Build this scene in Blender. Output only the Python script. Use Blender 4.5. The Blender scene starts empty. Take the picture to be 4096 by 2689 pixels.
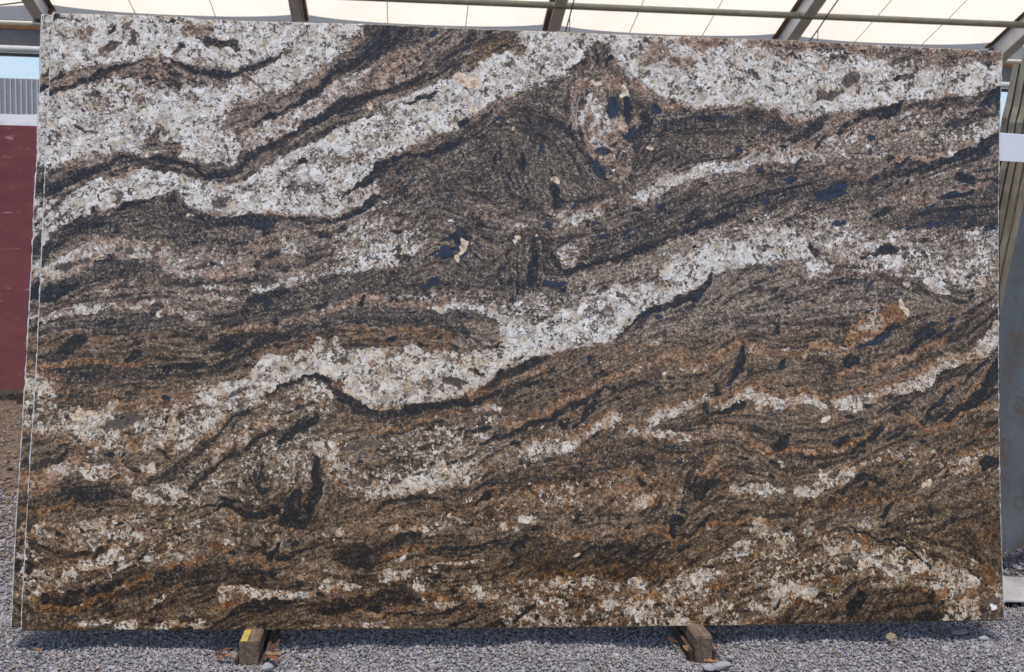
import bpy, bmesh, math, random
import numpy as np
from mathutils import Vector, Matrix
R = math.radians
scene = bpy.context.scene
# ------------------------------------------------------------------ camera
FPX = 4500.0                       # focal length in photograph pixels (4096 x 2689)
YAW, PITCH, ROLL = R(5.36), R(4.9), R(1.27)
CAM = np.array([-.347, -3.7, 1.38])
_f = np.array([math.sin(YAW)*math.cos(PITCH), math.cos(YAW)*math.cos(PITCH), -math.sin(PITCH)])
_r0 = np.array([math.cos(YAW), -math.sin(YAW), 0.]); _u0 = np.cross(_r0, _f)
_r = _r0*math.cos(ROLL) + _u0*math.sin(ROLL); _u = -_r0*math.sin(ROLL) + _u0*math.cos(ROLL)
cd = bpy.data.cameras.new('camera'); cam = bpy.data.objects.new('camera', cd)
scene.collection.objects.link(cam); scene.camera = cam
cd.sensor_width = 36; cd.lens = 36*FPX/4096; cd.clip_start = .05; cd.clip_end = 500
cam.matrix_world = Matrix(((_r[0], _u[0], -_f[0], CAM[0]), (_r[1], _u[1], -_f[1], CAM[1]), (_r[2], _u[2], -_f[2], CAM[2]), (0, 0, 0, 1)))
cd.dof.use_dof = True; cd.dof.focus_distance = 3.75; cd.dof.aperture_fstop = 9
# ------------------------------------------------------------------ sky and sun
SUN_EL, SUN_AZ = R(78), R(188)     # azimuth clockwise from +Y: high, slightly in front of the slab
world = bpy.data.worlds.new('World'); scene.world = world; world.use_nodes = True
nt = world.node_tree; nt.nodes.clear()
sky = nt.nodes.new('ShaderNodeTexSky'); sky.sky_type = 'NISHITA'; sky.sun_disc = False
sky.sun_elevation = SUN_EL; sky.sun_rotation = SUN_AZ
sky.air_density = 1.0; sky.dust_density = 3.0; sky.ozone_density = 1.0
bg = nt.nodes.new('ShaderNodeBackground'); bg.inputs[1].default_value = .15
wo = nt.nodes.new('ShaderNodeOutputWorld')
nt.links.new(sky.outputs[0], bg.inputs[0]); nt.links.new(bg.outputs[0], wo.inputs[0])
sl = bpy.data.lights.new('sun', 'SUN'); sl.energy = 1.7; sl.angle = R(10); sl.color = (1, .90, .78)
so = bpy.data.objects.new('sun', sl); scene.collection.objects.link(so)
_sd = Vector((math.sin(SUN_AZ)*math.cos(SUN_EL), math.cos(SUN_AZ)*math.cos(SUN_EL), math.sin(SUN_EL)))
so.rotation_euler = _sd.to_track_quat('Z', 'Y').to_euler(); so.location = (0, -2, 9)
vs = scene.view_settings
vs.view_transform = 'Standard'; vs.look = 'None'; vs.exposure = 0.6; vs.gamma = 1; vs.use_curve_mapping = False
scene.render.resolution_x, scene.render.resolution_y = 1024, 672

# ------------------------------------------------------------------ helpers
def ray(x, y): return _f + _r*(x-2048)/FPX + _u*(1344.5-y)/FPX
def on_plane(x, y, p0, n):
    d = ray(x, y); n = np.asarray(n, float)
    return CAM + d*np.dot(np.asarray(p0, float)-CAM, n)/np.dot(d, n)
def at_y(x, y, Y): return on_plane(x, y, (0, Y, 0), (0, 1, 0))
def at_z(x, y, Z): return on_plane(x, y, (0, 0, Z), (0, 0, 1))
def link(name, me, mat=None, parent=None):
    o = bpy.data.objects.new(name, me); scene.collection.objects.link(o)
    if mat is not None and me is not None:
        for m in (mat if isinstance(mat, (list, tuple)) else [mat]): me.materials.append(m)
    if parent: o.parent = parent
    return o
def tag(o, label=None, cat=None, group=None, kind=None):
    for k, v in (('label', label), ('category', cat), ('group', group), ('kind', kind)):
        if v: o[k] = v
    return o
def empty(name, loc, label, cat, group=None):
    o = bpy.data.objects.new(name, None); scene.collection.objects.link(o); o.location = loc; o.empty_display_size = .1
    return tag(o, label, cat, group)
def pydata(name, vs_, fs, smooth=False):
    me = bpy.data.meshes.new(name); me.from_pydata([tuple(v) for v in vs_], [], fs); me.update()
    if smooth: me.polygons.foreach_set('use_smooth', [True]*len(me.polygons))
    return me
def box_mesh(name, lo, hi, bev=0.0, jit=0.0, seed=0, seg=1):
    bm = bmesh.new(); bmesh.ops.create_cube(bm, size=1)
    for v in bm.verts:
        for k in range(3): v.co[k] = lo[k] + (v.co[k]+.5)*(hi[k]-lo[k])
    if bev: bmesh.ops.bevel(bm, geom=bm.edges[:], offset=bev, segments=seg, affect='EDGES')
    if jit:
        rr = random.Random(seed)
        for v in bm.verts:
            for k in range(3): v.co[k] += rr.uniform(-jit, jit)
    me = bpy.data.meshes.new(name); bm.to_mesh(me); bm.free(); return me
def tube_mesh(name, pts, rad, n=8, cap=True):
    pts = [Vector(p) for p in pts]; V = []; Fc = []
    for i, p in enumerate(pts):
        t = (pts[min(i+1, len(pts)-1)]-pts[max(i-1, 0)]).normalized()
        a = t.orthogonal().normalized() if i == 0 else (a_prev - t*a_prev.dot(t)).normalized()
        a_prev = a; b = t.cross(a); rr = rad[i] if isinstance(rad, (list, tuple)) else rad
        for k in range(n):
            an = 2*math.pi*k/n; V.append(p + (a*math.cos(an)+b*math.sin(an))*rr)
    for i in range(len(pts)-1):
        for k in range(n):
            Fc.append((i*n+k, i*n+(k+1) % n, (i+1)*n+(k+1) % n, (i+1)*n+k))
    if cap: Fc.append(tuple(range(n))[::-1]); Fc.append(tuple((len(pts)-1)*n+k for k in range(n)))
    return pydata(name, V, Fc, True)

class NT:
    """tiny node-graph helper"""
    def __init__(s, name, rough=.6, spec=.5):
        s.m = bpy.data.materials.new(name); s.m.use_nodes = True; s.t = s.m.node_tree
        s.b = s.t.nodes['Principled BSDF']; s.b.inputs['Roughness'].default_value = rough
        s.b.inputs['Specular IOR Level'].default_value = spec
    def n(s, typ, **kw):
        nd = s.t.nodes.new(typ)
        for k, v in kw.items(): setattr(nd, k, v)
        return nd
    def lk(s, a, b):
        if isinstance(a, (int, float)): b.default_value = a
        elif isinstance(a, (tuple, list)): b.default_value = tuple(a) + ((1,) if len(a) == 3 and len(b.default_value) == 4 else ())
        else: s.t.links.new(a, b)
    def math(s, op, a, b=0.0, c=0.0, clamp=False):
        nd = s.n('ShaderNodeMath', operation=op, use_clamp=clamp)
        for i, v in enumerate((a, b, c)): s.lk(v, nd.inputs[i])
        return nd.outputs[0]
    def sstep(s, x, lo, hi):
        nd = s.n('ShaderNodeMapRange', interpolation_type='SMOOTHSTEP')
        s.lk(x, nd.inputs[0]); s.lk(lo, nd.inputs[1]); s.lk(hi, nd.inputs[2]); return nd.outputs[0]
    def mix(s, f, a, b, mode='MIX'):
        nd = s.n('ShaderNodeMix', data_type='RGBA', blend_type=mode, clamp_factor=True)
        s.lk(f, nd.inputs[0]); s.lk(a, nd.inputs[6]); s.lk(b, nd.inputs[7]); return nd.outputs[2]
    def ramp(s, f, stops, const=False):
        nd = s.n('ShaderNodeValToRGB'); cr = nd.color_ramp; cr.interpolation = 'CONSTANT' if const else 'LINEAR'
        while len(cr.elements) < len(stops): cr.elements.new(.5)
        for e, (p, c) in zip(cr.elements, stops): e.position = p; e.color = tuple(c) + (1,)
        s.lk(f, nd.inputs[0]); return nd.outputs[0]
    def coord(s, which='Object'):
        return s.n('ShaderNodeTexCoord').outputs[which]
    def noise(s, vec, scale, detail=3, rough=.55, out=0, dims='3D', dist=0.0):
        nd = s.n('ShaderNodeTexNoise', noise_dimensions=dims); s.lk(vec, nd.inputs['Vector'])
        nd.inputs['Scale'].default_value = scale; nd.inputs['Detail'].default_value = detail
        nd.inputs['Roughness'].default_value = rough; nd.inputs['Distortion'].default_value = dist; return nd.outputs[out]
    def vor(s, vec, scale, feat='F1', rnd=1.0, dims='2D'):
        nd = s.n('ShaderNodeTexVoronoi', voronoi_dimensions=dims, feature=feat); s.lk(vec, nd.inputs['Vector'])
        nd.inputs['Scale'].default_value = scale; nd.inputs['Randomness'].default_value = rnd; return nd
    def sep(s, v):
        return s.n_sep(v)
    def n_sep(s, v):
        nd = s.n('ShaderNodeSeparateXYZ'); s.lk(v, nd.inputs[0]); return nd.outputs
    def mapping(s, vec, scale=(1, 1, 1), rot=(0, 0, 0), loc=(0, 0, 0)):
        nd = s.n('ShaderNodeMapping'); s.lk(vec, nd.inputs[0]); nd.inputs['Scale'].default_value = scale
        nd.inputs['Rotation'].default_value = rot; nd.inputs['Location'].default_value = loc; return nd.outputs[0]
    def bump(s, h, strength=.3, dist=.01):
        nd = s.n('ShaderNodeBump'); nd.inputs['Strength'].default_value = strength; nd.inputs['Distance'].default_value = dist
        s.lk(h, nd.inputs['Height']); s.lk(nd.outputs[0], s.b.inputs['Normal'])
    def col(s, c): s.lk(c, s.b.inputs['Base Color'])
def flat_mat(name, c, rough=.6, var=.15, scale=8, metal=0.0, bump=0.0, spec=.5, c2=None):
    g = NT(name, rough, spec); g.b.inputs['Metallic'].default_value = metal
    co = g.coord(); nz = g.noise(co, scale, 5, .6)
    lo = tuple(x*(1-var) for x in c); hi = tuple(min(1, x*(1+var)) for x in (c2 or c))
    g.col(g.ramp(nz, [(.3, lo), (.7, hi)]))
    if bump: g.bump(g.noise(co, scale*6, 4, .6), bump, .004)
    return g.m
# ------------------------------------------------------------------ the rock: traced bands, folds and inclusions
# each line: type+strength, then points x,y[,half width] in an enlarged view of one part of the slab
# (origin given per view, 1.9525 view units per photograph pixel). P = closed outline, S = stroke.
# w white feldspar, d dark mica, r rust, o ochre stain, m plain brown ground (clears white), g light grey ground,
# q smoky quartz, b blue-black biotite, c cream crystal
ROCK = {
(0, 0, .581): """
P d.12 -20,-20 2400,-20 2400,1580 -20,1580
P w.92 20,10 845,50 850,90 800,140 740,180 690,215 640,245 560,255 530,290 560,345 540,385 480,385 420,372 350,368 270,385 190,420 130,465 85,520 20,560
P w.92 20,585 60,545 110,500 160,455 200,430 260,405 330,395 400,400 470,415 520,425 570,420 620,385 690,345 760,310 840,270 900,240 960,215 1040,185 1100,170 1130,130 1180,95 1230,60 1370,60 1375,110 1320,170 1230,200 1180,230 1130,250 1060,300 1000,320 950,340 890,370 870,400 880,440 850,470 780,505 700,508 640,500 560,505 500,500 440,490 390,450 300,470 220,490 150,540 90,592 20,620
P w.9 1230,60 1700,80 2345,110 2345,200 2260,225 2200,225 2150,228 2080,240 2000,258 1950,262 1900,265 1850,278 1800,262 1740,238 1680,245 1600,255 1540,235 1500,215 1460,190 1430,150 1400,110 1380,120 1320,170 1250,120
P d.36 890,372 960,340 1060,305 1130,255 1180,232 1240,205 1310,182 1380,150 1440,185 1500,218 1550,242 1610,260 1690,252 1760,250 1850,285 1900,300 1800,320 1700,345 1600,385 1500,420 1440,450 1380,480 1290,505 1200,500 1120,470 1050,490 980,520 900,500 850,490 880,450
P d.32 1000,560 1120,500 1250,540 1330,560 1360,600 1380,640 1300,670 1200,690 1100,660 1000,690 900,690 900,640
P d.2 1280,560 1400,500 1550,450 1700,400 1900,360 2330,320 2330,500 2000,480 1800,480 1600,530 1450,590 1350,650
P g.30 430,545 560,530 700,545 900,500 1000,520 900,600 760,650 600,690 430,690 400,640
P g.26 330,900 520,900 700,890 770,900 760,1000 740,1060 760,1150 620,1290 480,1270 350,1230 330,1100 420,1040
P g.30 50,1225 300,1190 480,1180 620,1200 520,1290 300,1350 50,1400
P g.28 760,1000 900,990 1200,960 1450,960 1420,1030 1250,1080 1100,1120 850,1160 760,1120
P g.18 760,1160 1000,1150 1300,1150 1500,1160 1460,1240 1250,1270 1000,1250 800,1240
P g.22 700,1300 1000,1320 1200,1340 1500,1350 1800,1240 2100,1240 2330,1310 2330,1420 700,1400
P g.14 1450,640 1640,660 1800,640 2000,690 2150,690 2000,760 1700,800 1500,780 1400,800
P g.15 1650,1050 2000,1080 2320,1080 2320,1260 1980,1250 1700,1180
P o.35 0,780 600,760 1200,820 1800,760 2400,700 2400,1600 0,1600
P o.45 0,1180 600,1150 1200,1130 1900,1020 2400,960 2400,1600 0,1600
P o.6 60,1370 500,1360 1100,1300 2340,1200 2340,1500 60,1500
P d.22 60,1420 500,1380 900,1400 1200,1370 1200,1475 60,1475
P o.6 1100,1280 1700,1280 1700,1360 1100,1360
""",
(0, 0, 1.9525): """
S m.9r.3 310,760,40 500,640,80 700,580,65 1000,560,60 1200,520,80 1400,600,40
S d.85 310,790,18 480,700,24 640,650,27 800,580,27 950,530,24 1100,490,14
S d.8 400,660,14 470,590,14 480,560,8
S m.75 1250,500,40 1500,540,60 1750,590,65 1950,560,45
S d.8 1350,465,20 1450,520,25 1560,555,22 1700,580,42 1800,590,37 1900,560,22 2020,510,18 2148,450,14
S d.7 1340,575,30 1400,590,35
S m.6 1150,640,50 1300,660,65 1450,640,40 1750,650,30
S d.9 880,220,20 835,260,10
S q.9 1028,230,20 1040,320,28 1000,325,15
S q.9 840,375,12 890,360,30 930,350,14
S q.8 500,410,10 502,440,14
S d.8 1345,190,24 1330,200,12
S q.8 960,215,22 1000,205,12
S m.8r.4 1460,230,60 1560,260,60
S m.7r.4 1640,210,26 1660,250,20
S d.65 1620,330,50 1800,330,42 1850,370,25
S d.6 1420,350,20 1340,420,10
S d.9 450,110,18 380,165,28
S m.45r.4 420,210,40 520,260,55 680,250,50
S m.5r.3 460,125,18 650,150,14
S m.5r.2 760,760,60 830,800,40
S m.55r.2 1040,720,24 1080,760,40
S m.4 560,800,50 640,870,40
S m.8d.3 1200,1100,50 1250,1000,18
S m.8d.3 1160,1150,35 1240,1180,40 1370,1160,50
S d.8 590,975,12 660,1035,12 740,1030,8
S m.5 1000,1020,30 1110,1000,20
S m.75 300,1520,90 450,1450,90 600,1370,90 750,1310,80 900,1260,70 1080,1240,45 1300,1265,50 1560,1300,50 1700,1370,55 1840,1330,55 1960,1250,60 2148,1140,60
S d.85 300,1520,40 450,1450,42 600,1380,45 750,1330,40 900,1270,35 1080,1240,22 1220,1240,28 1400,1270,22 1540,1290,22 1600,1370,22 1700,1370,30 1840,1330,24 1960,1250,28 2060,1180,30 2148,1130,28
S m.6 300,1430,40 500,1330,60 640,1260,50
S m.6r.3 1050,1310,40 950,1340,45 850,1370,45
S m.85 1720,1020,25 1800,950,60 1900,880,85 2000,840,90 2148,820,110
S d.6 1960,990,16 2060,940,20 2148,900,20
S d.5r.6 1900,605,12 2000,650,12 2100,740,10 2148,790,8
S r.5 1900,615,25 1980,640,20
S q.9 905,1500,16 925,1520,22 910,1560,14
S m.5r.4 1500,1390,40 1580,1400,30
""",
(1000, 0, 1.9525): """
P m.95d.1 870,180 1920,210 1850,330 1700,440 1560,580 1330,700 1130,780 960,880 760,960 560,1080 380,1130 150,1250 0,1290 0,1230 250,1080 420,960 560,870 700,810 860,720 930,640 960,540 960,440 880,330
P d.6 890,180 1350,195 1330,330 1230,420 1150,460 1050,440 960,460 800,540 700,600 640,560 780,430 860,330
P r.55w.3 960,520 1080,430 1200,380 1330,420 1330,520 1230,620 1100,650 1000,720 960,650
S m.8r.35 150,800,30 300,740,50 450,660,60 620,540,50 760,430,40 850,300,28
S d.6 0,560,16 150,490,16 260,410,12 330,380,10
S m.6d.2 520,590,20 600,540,40 700,470,30
S w.7r.35 0,1080,65 150,1020,55 300,950,65 440,870,58 560,790,55 680,700,50 800,640,50 900,560,32
S d.85 0,1000,12 120,940,16 250,880,22 350,800,26 470,740,45 560,680,34 620,590,30 720,510,42 850,480,38 960,430,30 1050,330,55
S d.8 0,1230,25 100,1160,30 200,1130,30 300,1060,28 420,990,26 520,920,35 620,860,42 760,820,45 900,790,35 1030,720,30 1150,690,26 1280,630,30 1370,570,25
S d.85 1160,250,20 1220,230,16
S b.9 1440,250,22 1400,275,20
S b.9 1480,345,12 1560,290,12
S d.9 1840,260,16 1930,215,20
S d.8 1690,345,18 1745,315,18
S d.5 1480,500,40 1600,400,50 1750,300,40
S d.8 1308,470,14 1312,480,10
S b.9 300,1065,14 335,1045,18
S c.8 915,835,18 935,830,18
S d.75 1220,805,12 1340,780,22 1440,740,16 1490,715,6
P c.9 1580,600 1640,582 1780,605 1812,640 1790,692 1720,702 1640,680
P c.7 1690,840 1740,835 1800,870 1770,895 1720,885
P m.5o.5 1820,330 2000,270 2148,300 2148,420 1900,420 1750,520 1700,480
S m.55 900,1230,20 400,1260,30 600,1240,40
S d.7 400,1255,22 430,1260,18
S m.4 1150,1020,40 1100,1050,40
S w.9 1250,1040,40 1340,1030,40 1430,1010,50
S d.9 1120,1215,14 1300,1205,12 1440,1190,14 1560,1140,28 1650,1070,16
S d.85 1110,1225,25 1020,1290,28 960,1400,34 860,1450,24 740,1510,18
S b.8 1160,1340,32 1180,1350,20
S b.8 1020,1370,20 1030,1380,14
S r.5 1140,1185,16 1300,1165,18 1450,1130,18 1560,1060,24 1640,1000,18 1760,940,25 1850,870,22 1950,800,16
S m.5 560,1480,50 700,1520,50
S q.6 330,1450,50 500,1480,50
""",
(2000, 0, 1.9525): """
P m.95d.35r.25 600,660 540,570 640,470 690,380 770,320 850,340 880,430 930,520 960,620 1100,690 1250,760 1400,800 900,820
S r.5 690,330,30 720,400,20
S d.85 870,440,14 845,490,10
S r.6 1050,660,40 1200,760,40 1300,820,40 1450,840,30
P m1d.25r.5w.3 540,680 610,630 720,645 800,590 900,600 980,700 1010,740 1040,830 1100,900 1100,990 1040,1050 1010,1100 1050,1200 1020,1300 990,1400 870,1420 800,1410 740,1320 700,1200 640,1100 560,960 530,800
S r.95 560,690,22 610,650,24 700,650,24
S r.9 850,620,40 930,610,30 880,660,40
S r.7 580,780,14 600,860,14 560,900,12
S c.7 720,640,18 775,640,20
S w.8r.2 690,740,16 680,800,12 650,900,24 640,950,16
S w.72r.1 730,830,34 780,900,36 720,990,30
S r.6 620,720,30 680,700,30
S w.5r.3 590,800,14 600,900,16 620,1000,14
S w.95r.15 760,1060,44 780,1130,44 710,1100,40
S w.7r.4 800,1020,50 880,950,40 960,990,45 980,960,40
S c.8 970,980,20 960,1000,16
S r.6 950,1100,40 900,1090,50
S c.6r.3 930,700,45 970,740,30
S r.7 1060,960,40 1080,930,25
S r.5 990,1200,40 1010,1260,30
S r.5w.35 880,1380,55 940,1340,50 970,1390,30
P b1 835,770 870,755 905,775 925,830 920,890 880,910 840,890 822,830
P b1 960,755 1000,752 1030,800 1045,860 1035,940 1020,1000 990,930 965,880 960,800
P q.9 900,870 950,850 965,900 930,910
S w.9 830,880,8 850,930,12 830,970,8
S b.9 1010,1090,30 1050,1040,30 1060,990,14
S b.8d.5 740,1290,30 770,1350,45 810,1400,14
S b.7 740,1190,20 860,1200,25
S d.85 600,1040,10 640,1070,12 650,1120,8
S d.7 1120,900,22 1150,960,40 1090,1070,40 1060,1180,25
P b1 1185,840 1220,825 1255,860 1245,895 1205,895 1180,870
S c.95 415,1400,25 440,1410,28
S c.9 1160,1150,14 1180,1165,22
S c.9 108,1005,14 112,1012,12
S c.9 255,1242,8 258,1252,7
S c.8 65,935,9 62,942,8
S w1 1285,940,7 1290,942,6
S w1 1700,1003,6 1703,1006,5
S w1 1563,1028,6 1566,1034,5
S b.9 325,1090,12 322,1180,14 310,1210,8
S d.9 170,1200,14 175,1270,20 205,1330,10
S d.85 410,1430,25 420,1500,40
S d.6 320,950,40 500,1000,30 560,1080,30 620,1180,30 700,1300,30
S d.55 200,1000,60 380,1100,60
S m.6r.5 1150,330,40 1300,390,50 1150,430,60
S m.65r.5 1380,310,25 1600,330,35 1780,330,40
S m.5r.5 1350,490,30 1450,480,40
S q.8 1340,470,10 1390,490,14
S q.8 1985,590,20 2040,630,10
S q.8 1130,310,20 1110,360,16
S w1 1110,330,12 1130,335,14
S w.65 1040,1545,38 1150,1500,42 1280,1440,42 1400,1380,42 1560,1350,48 1700,1310,48 1850,1310,42 1950,1250,48 2148,1230,42
S r.4w.3 1900,1200,35 2148,1150,40
S b.9 1850,1165,20 1880,1180,14
S b.8 2080,1030,22 2100,1020,16
S b.7 2020,1330,20 2050,1300,12
S d.6 1300,1000,40 1600,950,40 1900,950,40 2148,900,40
""",
(3000, 0, 1.9525): """
S m.75r.5 0,330,40 300,340,50 700,360,40 1000,400,50 1300,420,55 1700,440,55 1960,430,40
S m.5r.4 200,420,60 380,420,50 60,470,40
S m.45r.3 1400,480,40 1100,480,50 1700,500,40
S m.4r.3 600,480,60 700,420,40
S q.9 730,650,28 790,610,45 830,600,25
S q.9 550,740,35 640,755,40 700,735,18
S q.85 1140,610,25 1200,608,28 1255,600,20
S q.9 10,570,20 80,625,12
S q.9 1590,635,16 1600,625,18
S q.9 1650,625,12 1690,600,20
S q.8 860,700,12 870,680,8
S d.7 1870,500,30 1880,540,14
S c.8 880,545,22 900,550,16
S r.4 90,900,20 400,920,30
P g.34r.2 700,1000 1000,930 1300,860 1960,830 1960,1080 1750,1150 1550,1230 1350,1240 1000,1240 700,1250 0,1280 0,1180 400,1130 600,1080
S d.6 0,900,50 200,950,50 330,1000,40
S d.9b.4 1965,690,20 1900,760,38 1840,820,26 1790,852,8
S d.6 1500,800,30 1300,830,30 1650,780,25
S d.75 350,1080,26 450,1020,36 560,960,42 620,920,20
S d.95 1030,900,25 1070,880,45 1130,830,32 1185,795,10
S d.75 830,960,20 950,890,28 1040,870,24
S d.85 690,1050,22 770,960,18
S d.85 510,1150,16 560,1080,20
S d.55 1550,960,40 1700,930,40 1900,880,30
S w.9 1290,1025,22 1320,1030,18
S w.9 1360,1045,28 1405,1065,22
S w.6r.2 1240,1080,45 1060,1130,36
S w.75r.2 0,1240,26 200,1230,28 340,1250,28
S w.65 1940,970,30 1870,1040,30 1780,1080,40
S r.65w.2 980,1310,14 1100,1260,20 1250,1220,24 1350,1250,20 1470,1200,25 1570,1200,22 1720,1110,28
S w.7 1540,1200,22 1660,1195,24
S r.5w.2 600,1330,22 750,1320,24 830,1400,16
S r.5w.3 1000,1340,18 900,1380,18 850,1390,12
S d.75 1240,1350,25 1350,1320,32 1500,1260,35 1800,1160,42 1955,1080,42
S d.9 1640,1370,35 1730,1400,30
S b.9 310,1400,26 340,1395,20
S b1 680,1440,24 715,1445,24
S b.9 950,1395,28 985,1385,28
S b.75d.6 540,1530,40 640,1500,50 700,1490,30
S b.9 1140,1310,20 1240,1250,16
S b.9 940,1080,24 970,1085,18
S b.8 945,1190,20 955,1195,14
S b.9 1088,1250,12 1098,1248,10
S b.9 800,1310,14 812,1305,12
S b.9 375,1310,12 395,1250,12
S d.7 560,940,20 620,920,14
S d.6 1000,1380,30 1250,1350,30
S r.5w.3 1500,1500,16 1600,1475,18 1720,1470,16 1850,1440,13
S r.45 1850,1300,30 1950,1270,24
S r.4 1750,1360,25 1950,1350,20
S b.9 60,1330,20 90,1310,14
""",
(0, 700, 1.9525): """
P m1d.4 200,610 330,620 340,560 500,430 650,330 850,250 950,200 1130,190 1250,190 1300,120 1360,130 1480,230 1600,290 1750,330 1960,310 2148,300 2148,560 1700,560 1340,560 1290,520 1050,510 900,490 750,470 650,500 500,600 330,700 200,700
S d.9 920,250,18 1020,228,22 1140,212,8
S d.75 1300,150,26 1340,190,45
S d.7 200,640,40 340,600,45 450,500,50 600,420,60 800,330,40
S d.6 1550,320,30 1700,370,35 1900,350,40 2100,330,30
S q.9 930,130,20 905,200,12
S q.8 1700,215,45 1770,190,30
S q.85 785,160,14 790,190,8
S r.5 760,290,30 860,270,25
S r.6 1640,280,25 1780,300,22
S c.8 1465,325,18 1510,310,8
P w.8r.5 200,690 330,720 480,630 640,560 760,490 900,500 1060,520 1270,510 1310,560 1350,620 1420,700 1440,750 1360,790 1290,740 1250,650 1100,650 960,640 760,640 700,700 600,760 480,800 330,850 200,860
S r.6 700,520,16 900,540,20 1050,540,25 1250,535,28
S q.9 1000,575,22 1040,582,16
S q.9 910,585,25 950,578,14
S q.8 1135,580,14 1140,585,10
S q.8 1225,580,18 1245,580,12
S q.9 440,725,18 510,710,35 570,690,22 680,660,12
P g.35 1380,600 1700,560 1850,600 1650,680 1520,760 1420,700
S w.55r.55 1360,760,25 1480,790,25 1600,780,28 1750,790,25 1900,740,22 2050,690,20 2148,690,18
S r.45m.6 1500,740,9 1560,680,12 1700,640,14 1850,600,20 2000,560,38 2148,540,45
S r.35m.5 1660,480,25 1850,440,30 2000,480,40 2148,510,40
S d.6 2148,620,30 2050,650,14
P m1d.45 330,865 600,770 720,690 960,650 1250,650 1290,750 1400,800 1700,810 2148,780 2148,860 1800,880 1400,880 1250,850 950,820 750,860 600,900 400,980 200,1010 200,870
S d1 230,950,48 330,950,52 420,930,55 500,885,40 610,840,10
S r.7 240,870,10 400,870,10 560,835,8
S r.6 330,920,5 400,915,6 460,900,5
S r.55 420,1010,14 520,960,14 700,940,16 820,880,16 980,830,28 1100,850,28 1250,880,28
S w.7 790,910,12 830,905,14
S r.7 320,1010,10 390,1050,12
S w.65r.3 220,1130,18 320,1150,22 480,1080,28 620,1050,28 800,1040,22 1000,1030,22 1130,1000,22 1260,980,30 1340,1040,30 1420,1090,30 1500,1110,40
S w.55r.35 1400,940,25 1550,950,28 1700,960,25 1800,980,18 1950,970,18 2080,910,18
S g.3 1500,900,40 1900,900,40 2148,890,30
P d.45 620,1140 760,1090 950,1060 1150,1050 1230,1060 1300,1080 1420,1130 1370,1190 1200,1200 1000,1230 850,1260 700,1200
S c.6 1235,1110,20 1260,1080,26
S d.9 200,1190,22 320,1160,10
S d.8 200,1340,25 290,1310,16
S r.65 220,1340,14 330,1330,20 450,1280,20 580,1210,28 680,1230,20 740,1290,25 850,1290,28
S r.45 1000,1330,20 1150,1300,22 1300,1260,20
S r.5 1210,1400,18 1330,1410,14
S d.7 370,1470,20 450,1400,50 600,1300,55 650,1270,35
S d1 1000,1445,24 1060,1385,30
S d.6 780,1420,20 820,1440,14
S r1 180,1475,12 300,1490,20 500,1480,22 620,1470,25 750,1460,28 900,1480,25 1050,1470,25 1160,1440,22
S d.6 850,1200,50 1100,1180,60
S d.75 1730,1180,25 1900,1100,60 2000,1040,60 2148,1000,75
S r.65 1720,1225,26 1830,1200,28 1950,1165,26 2100,1190,26
S d.7 1600,1380,25 1800,1300,55 1950,1230,45 2148,1210,36
S d.95 1760,1350,25 1830,1330,35
S d.9 1310,1510,18 1450,1500,36 1600,1490,26
S r.6 1340,1535,6 1430,1525,5 1520,1545,6
S r.5 1300,1520,10 1310,1500,8
""",
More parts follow.
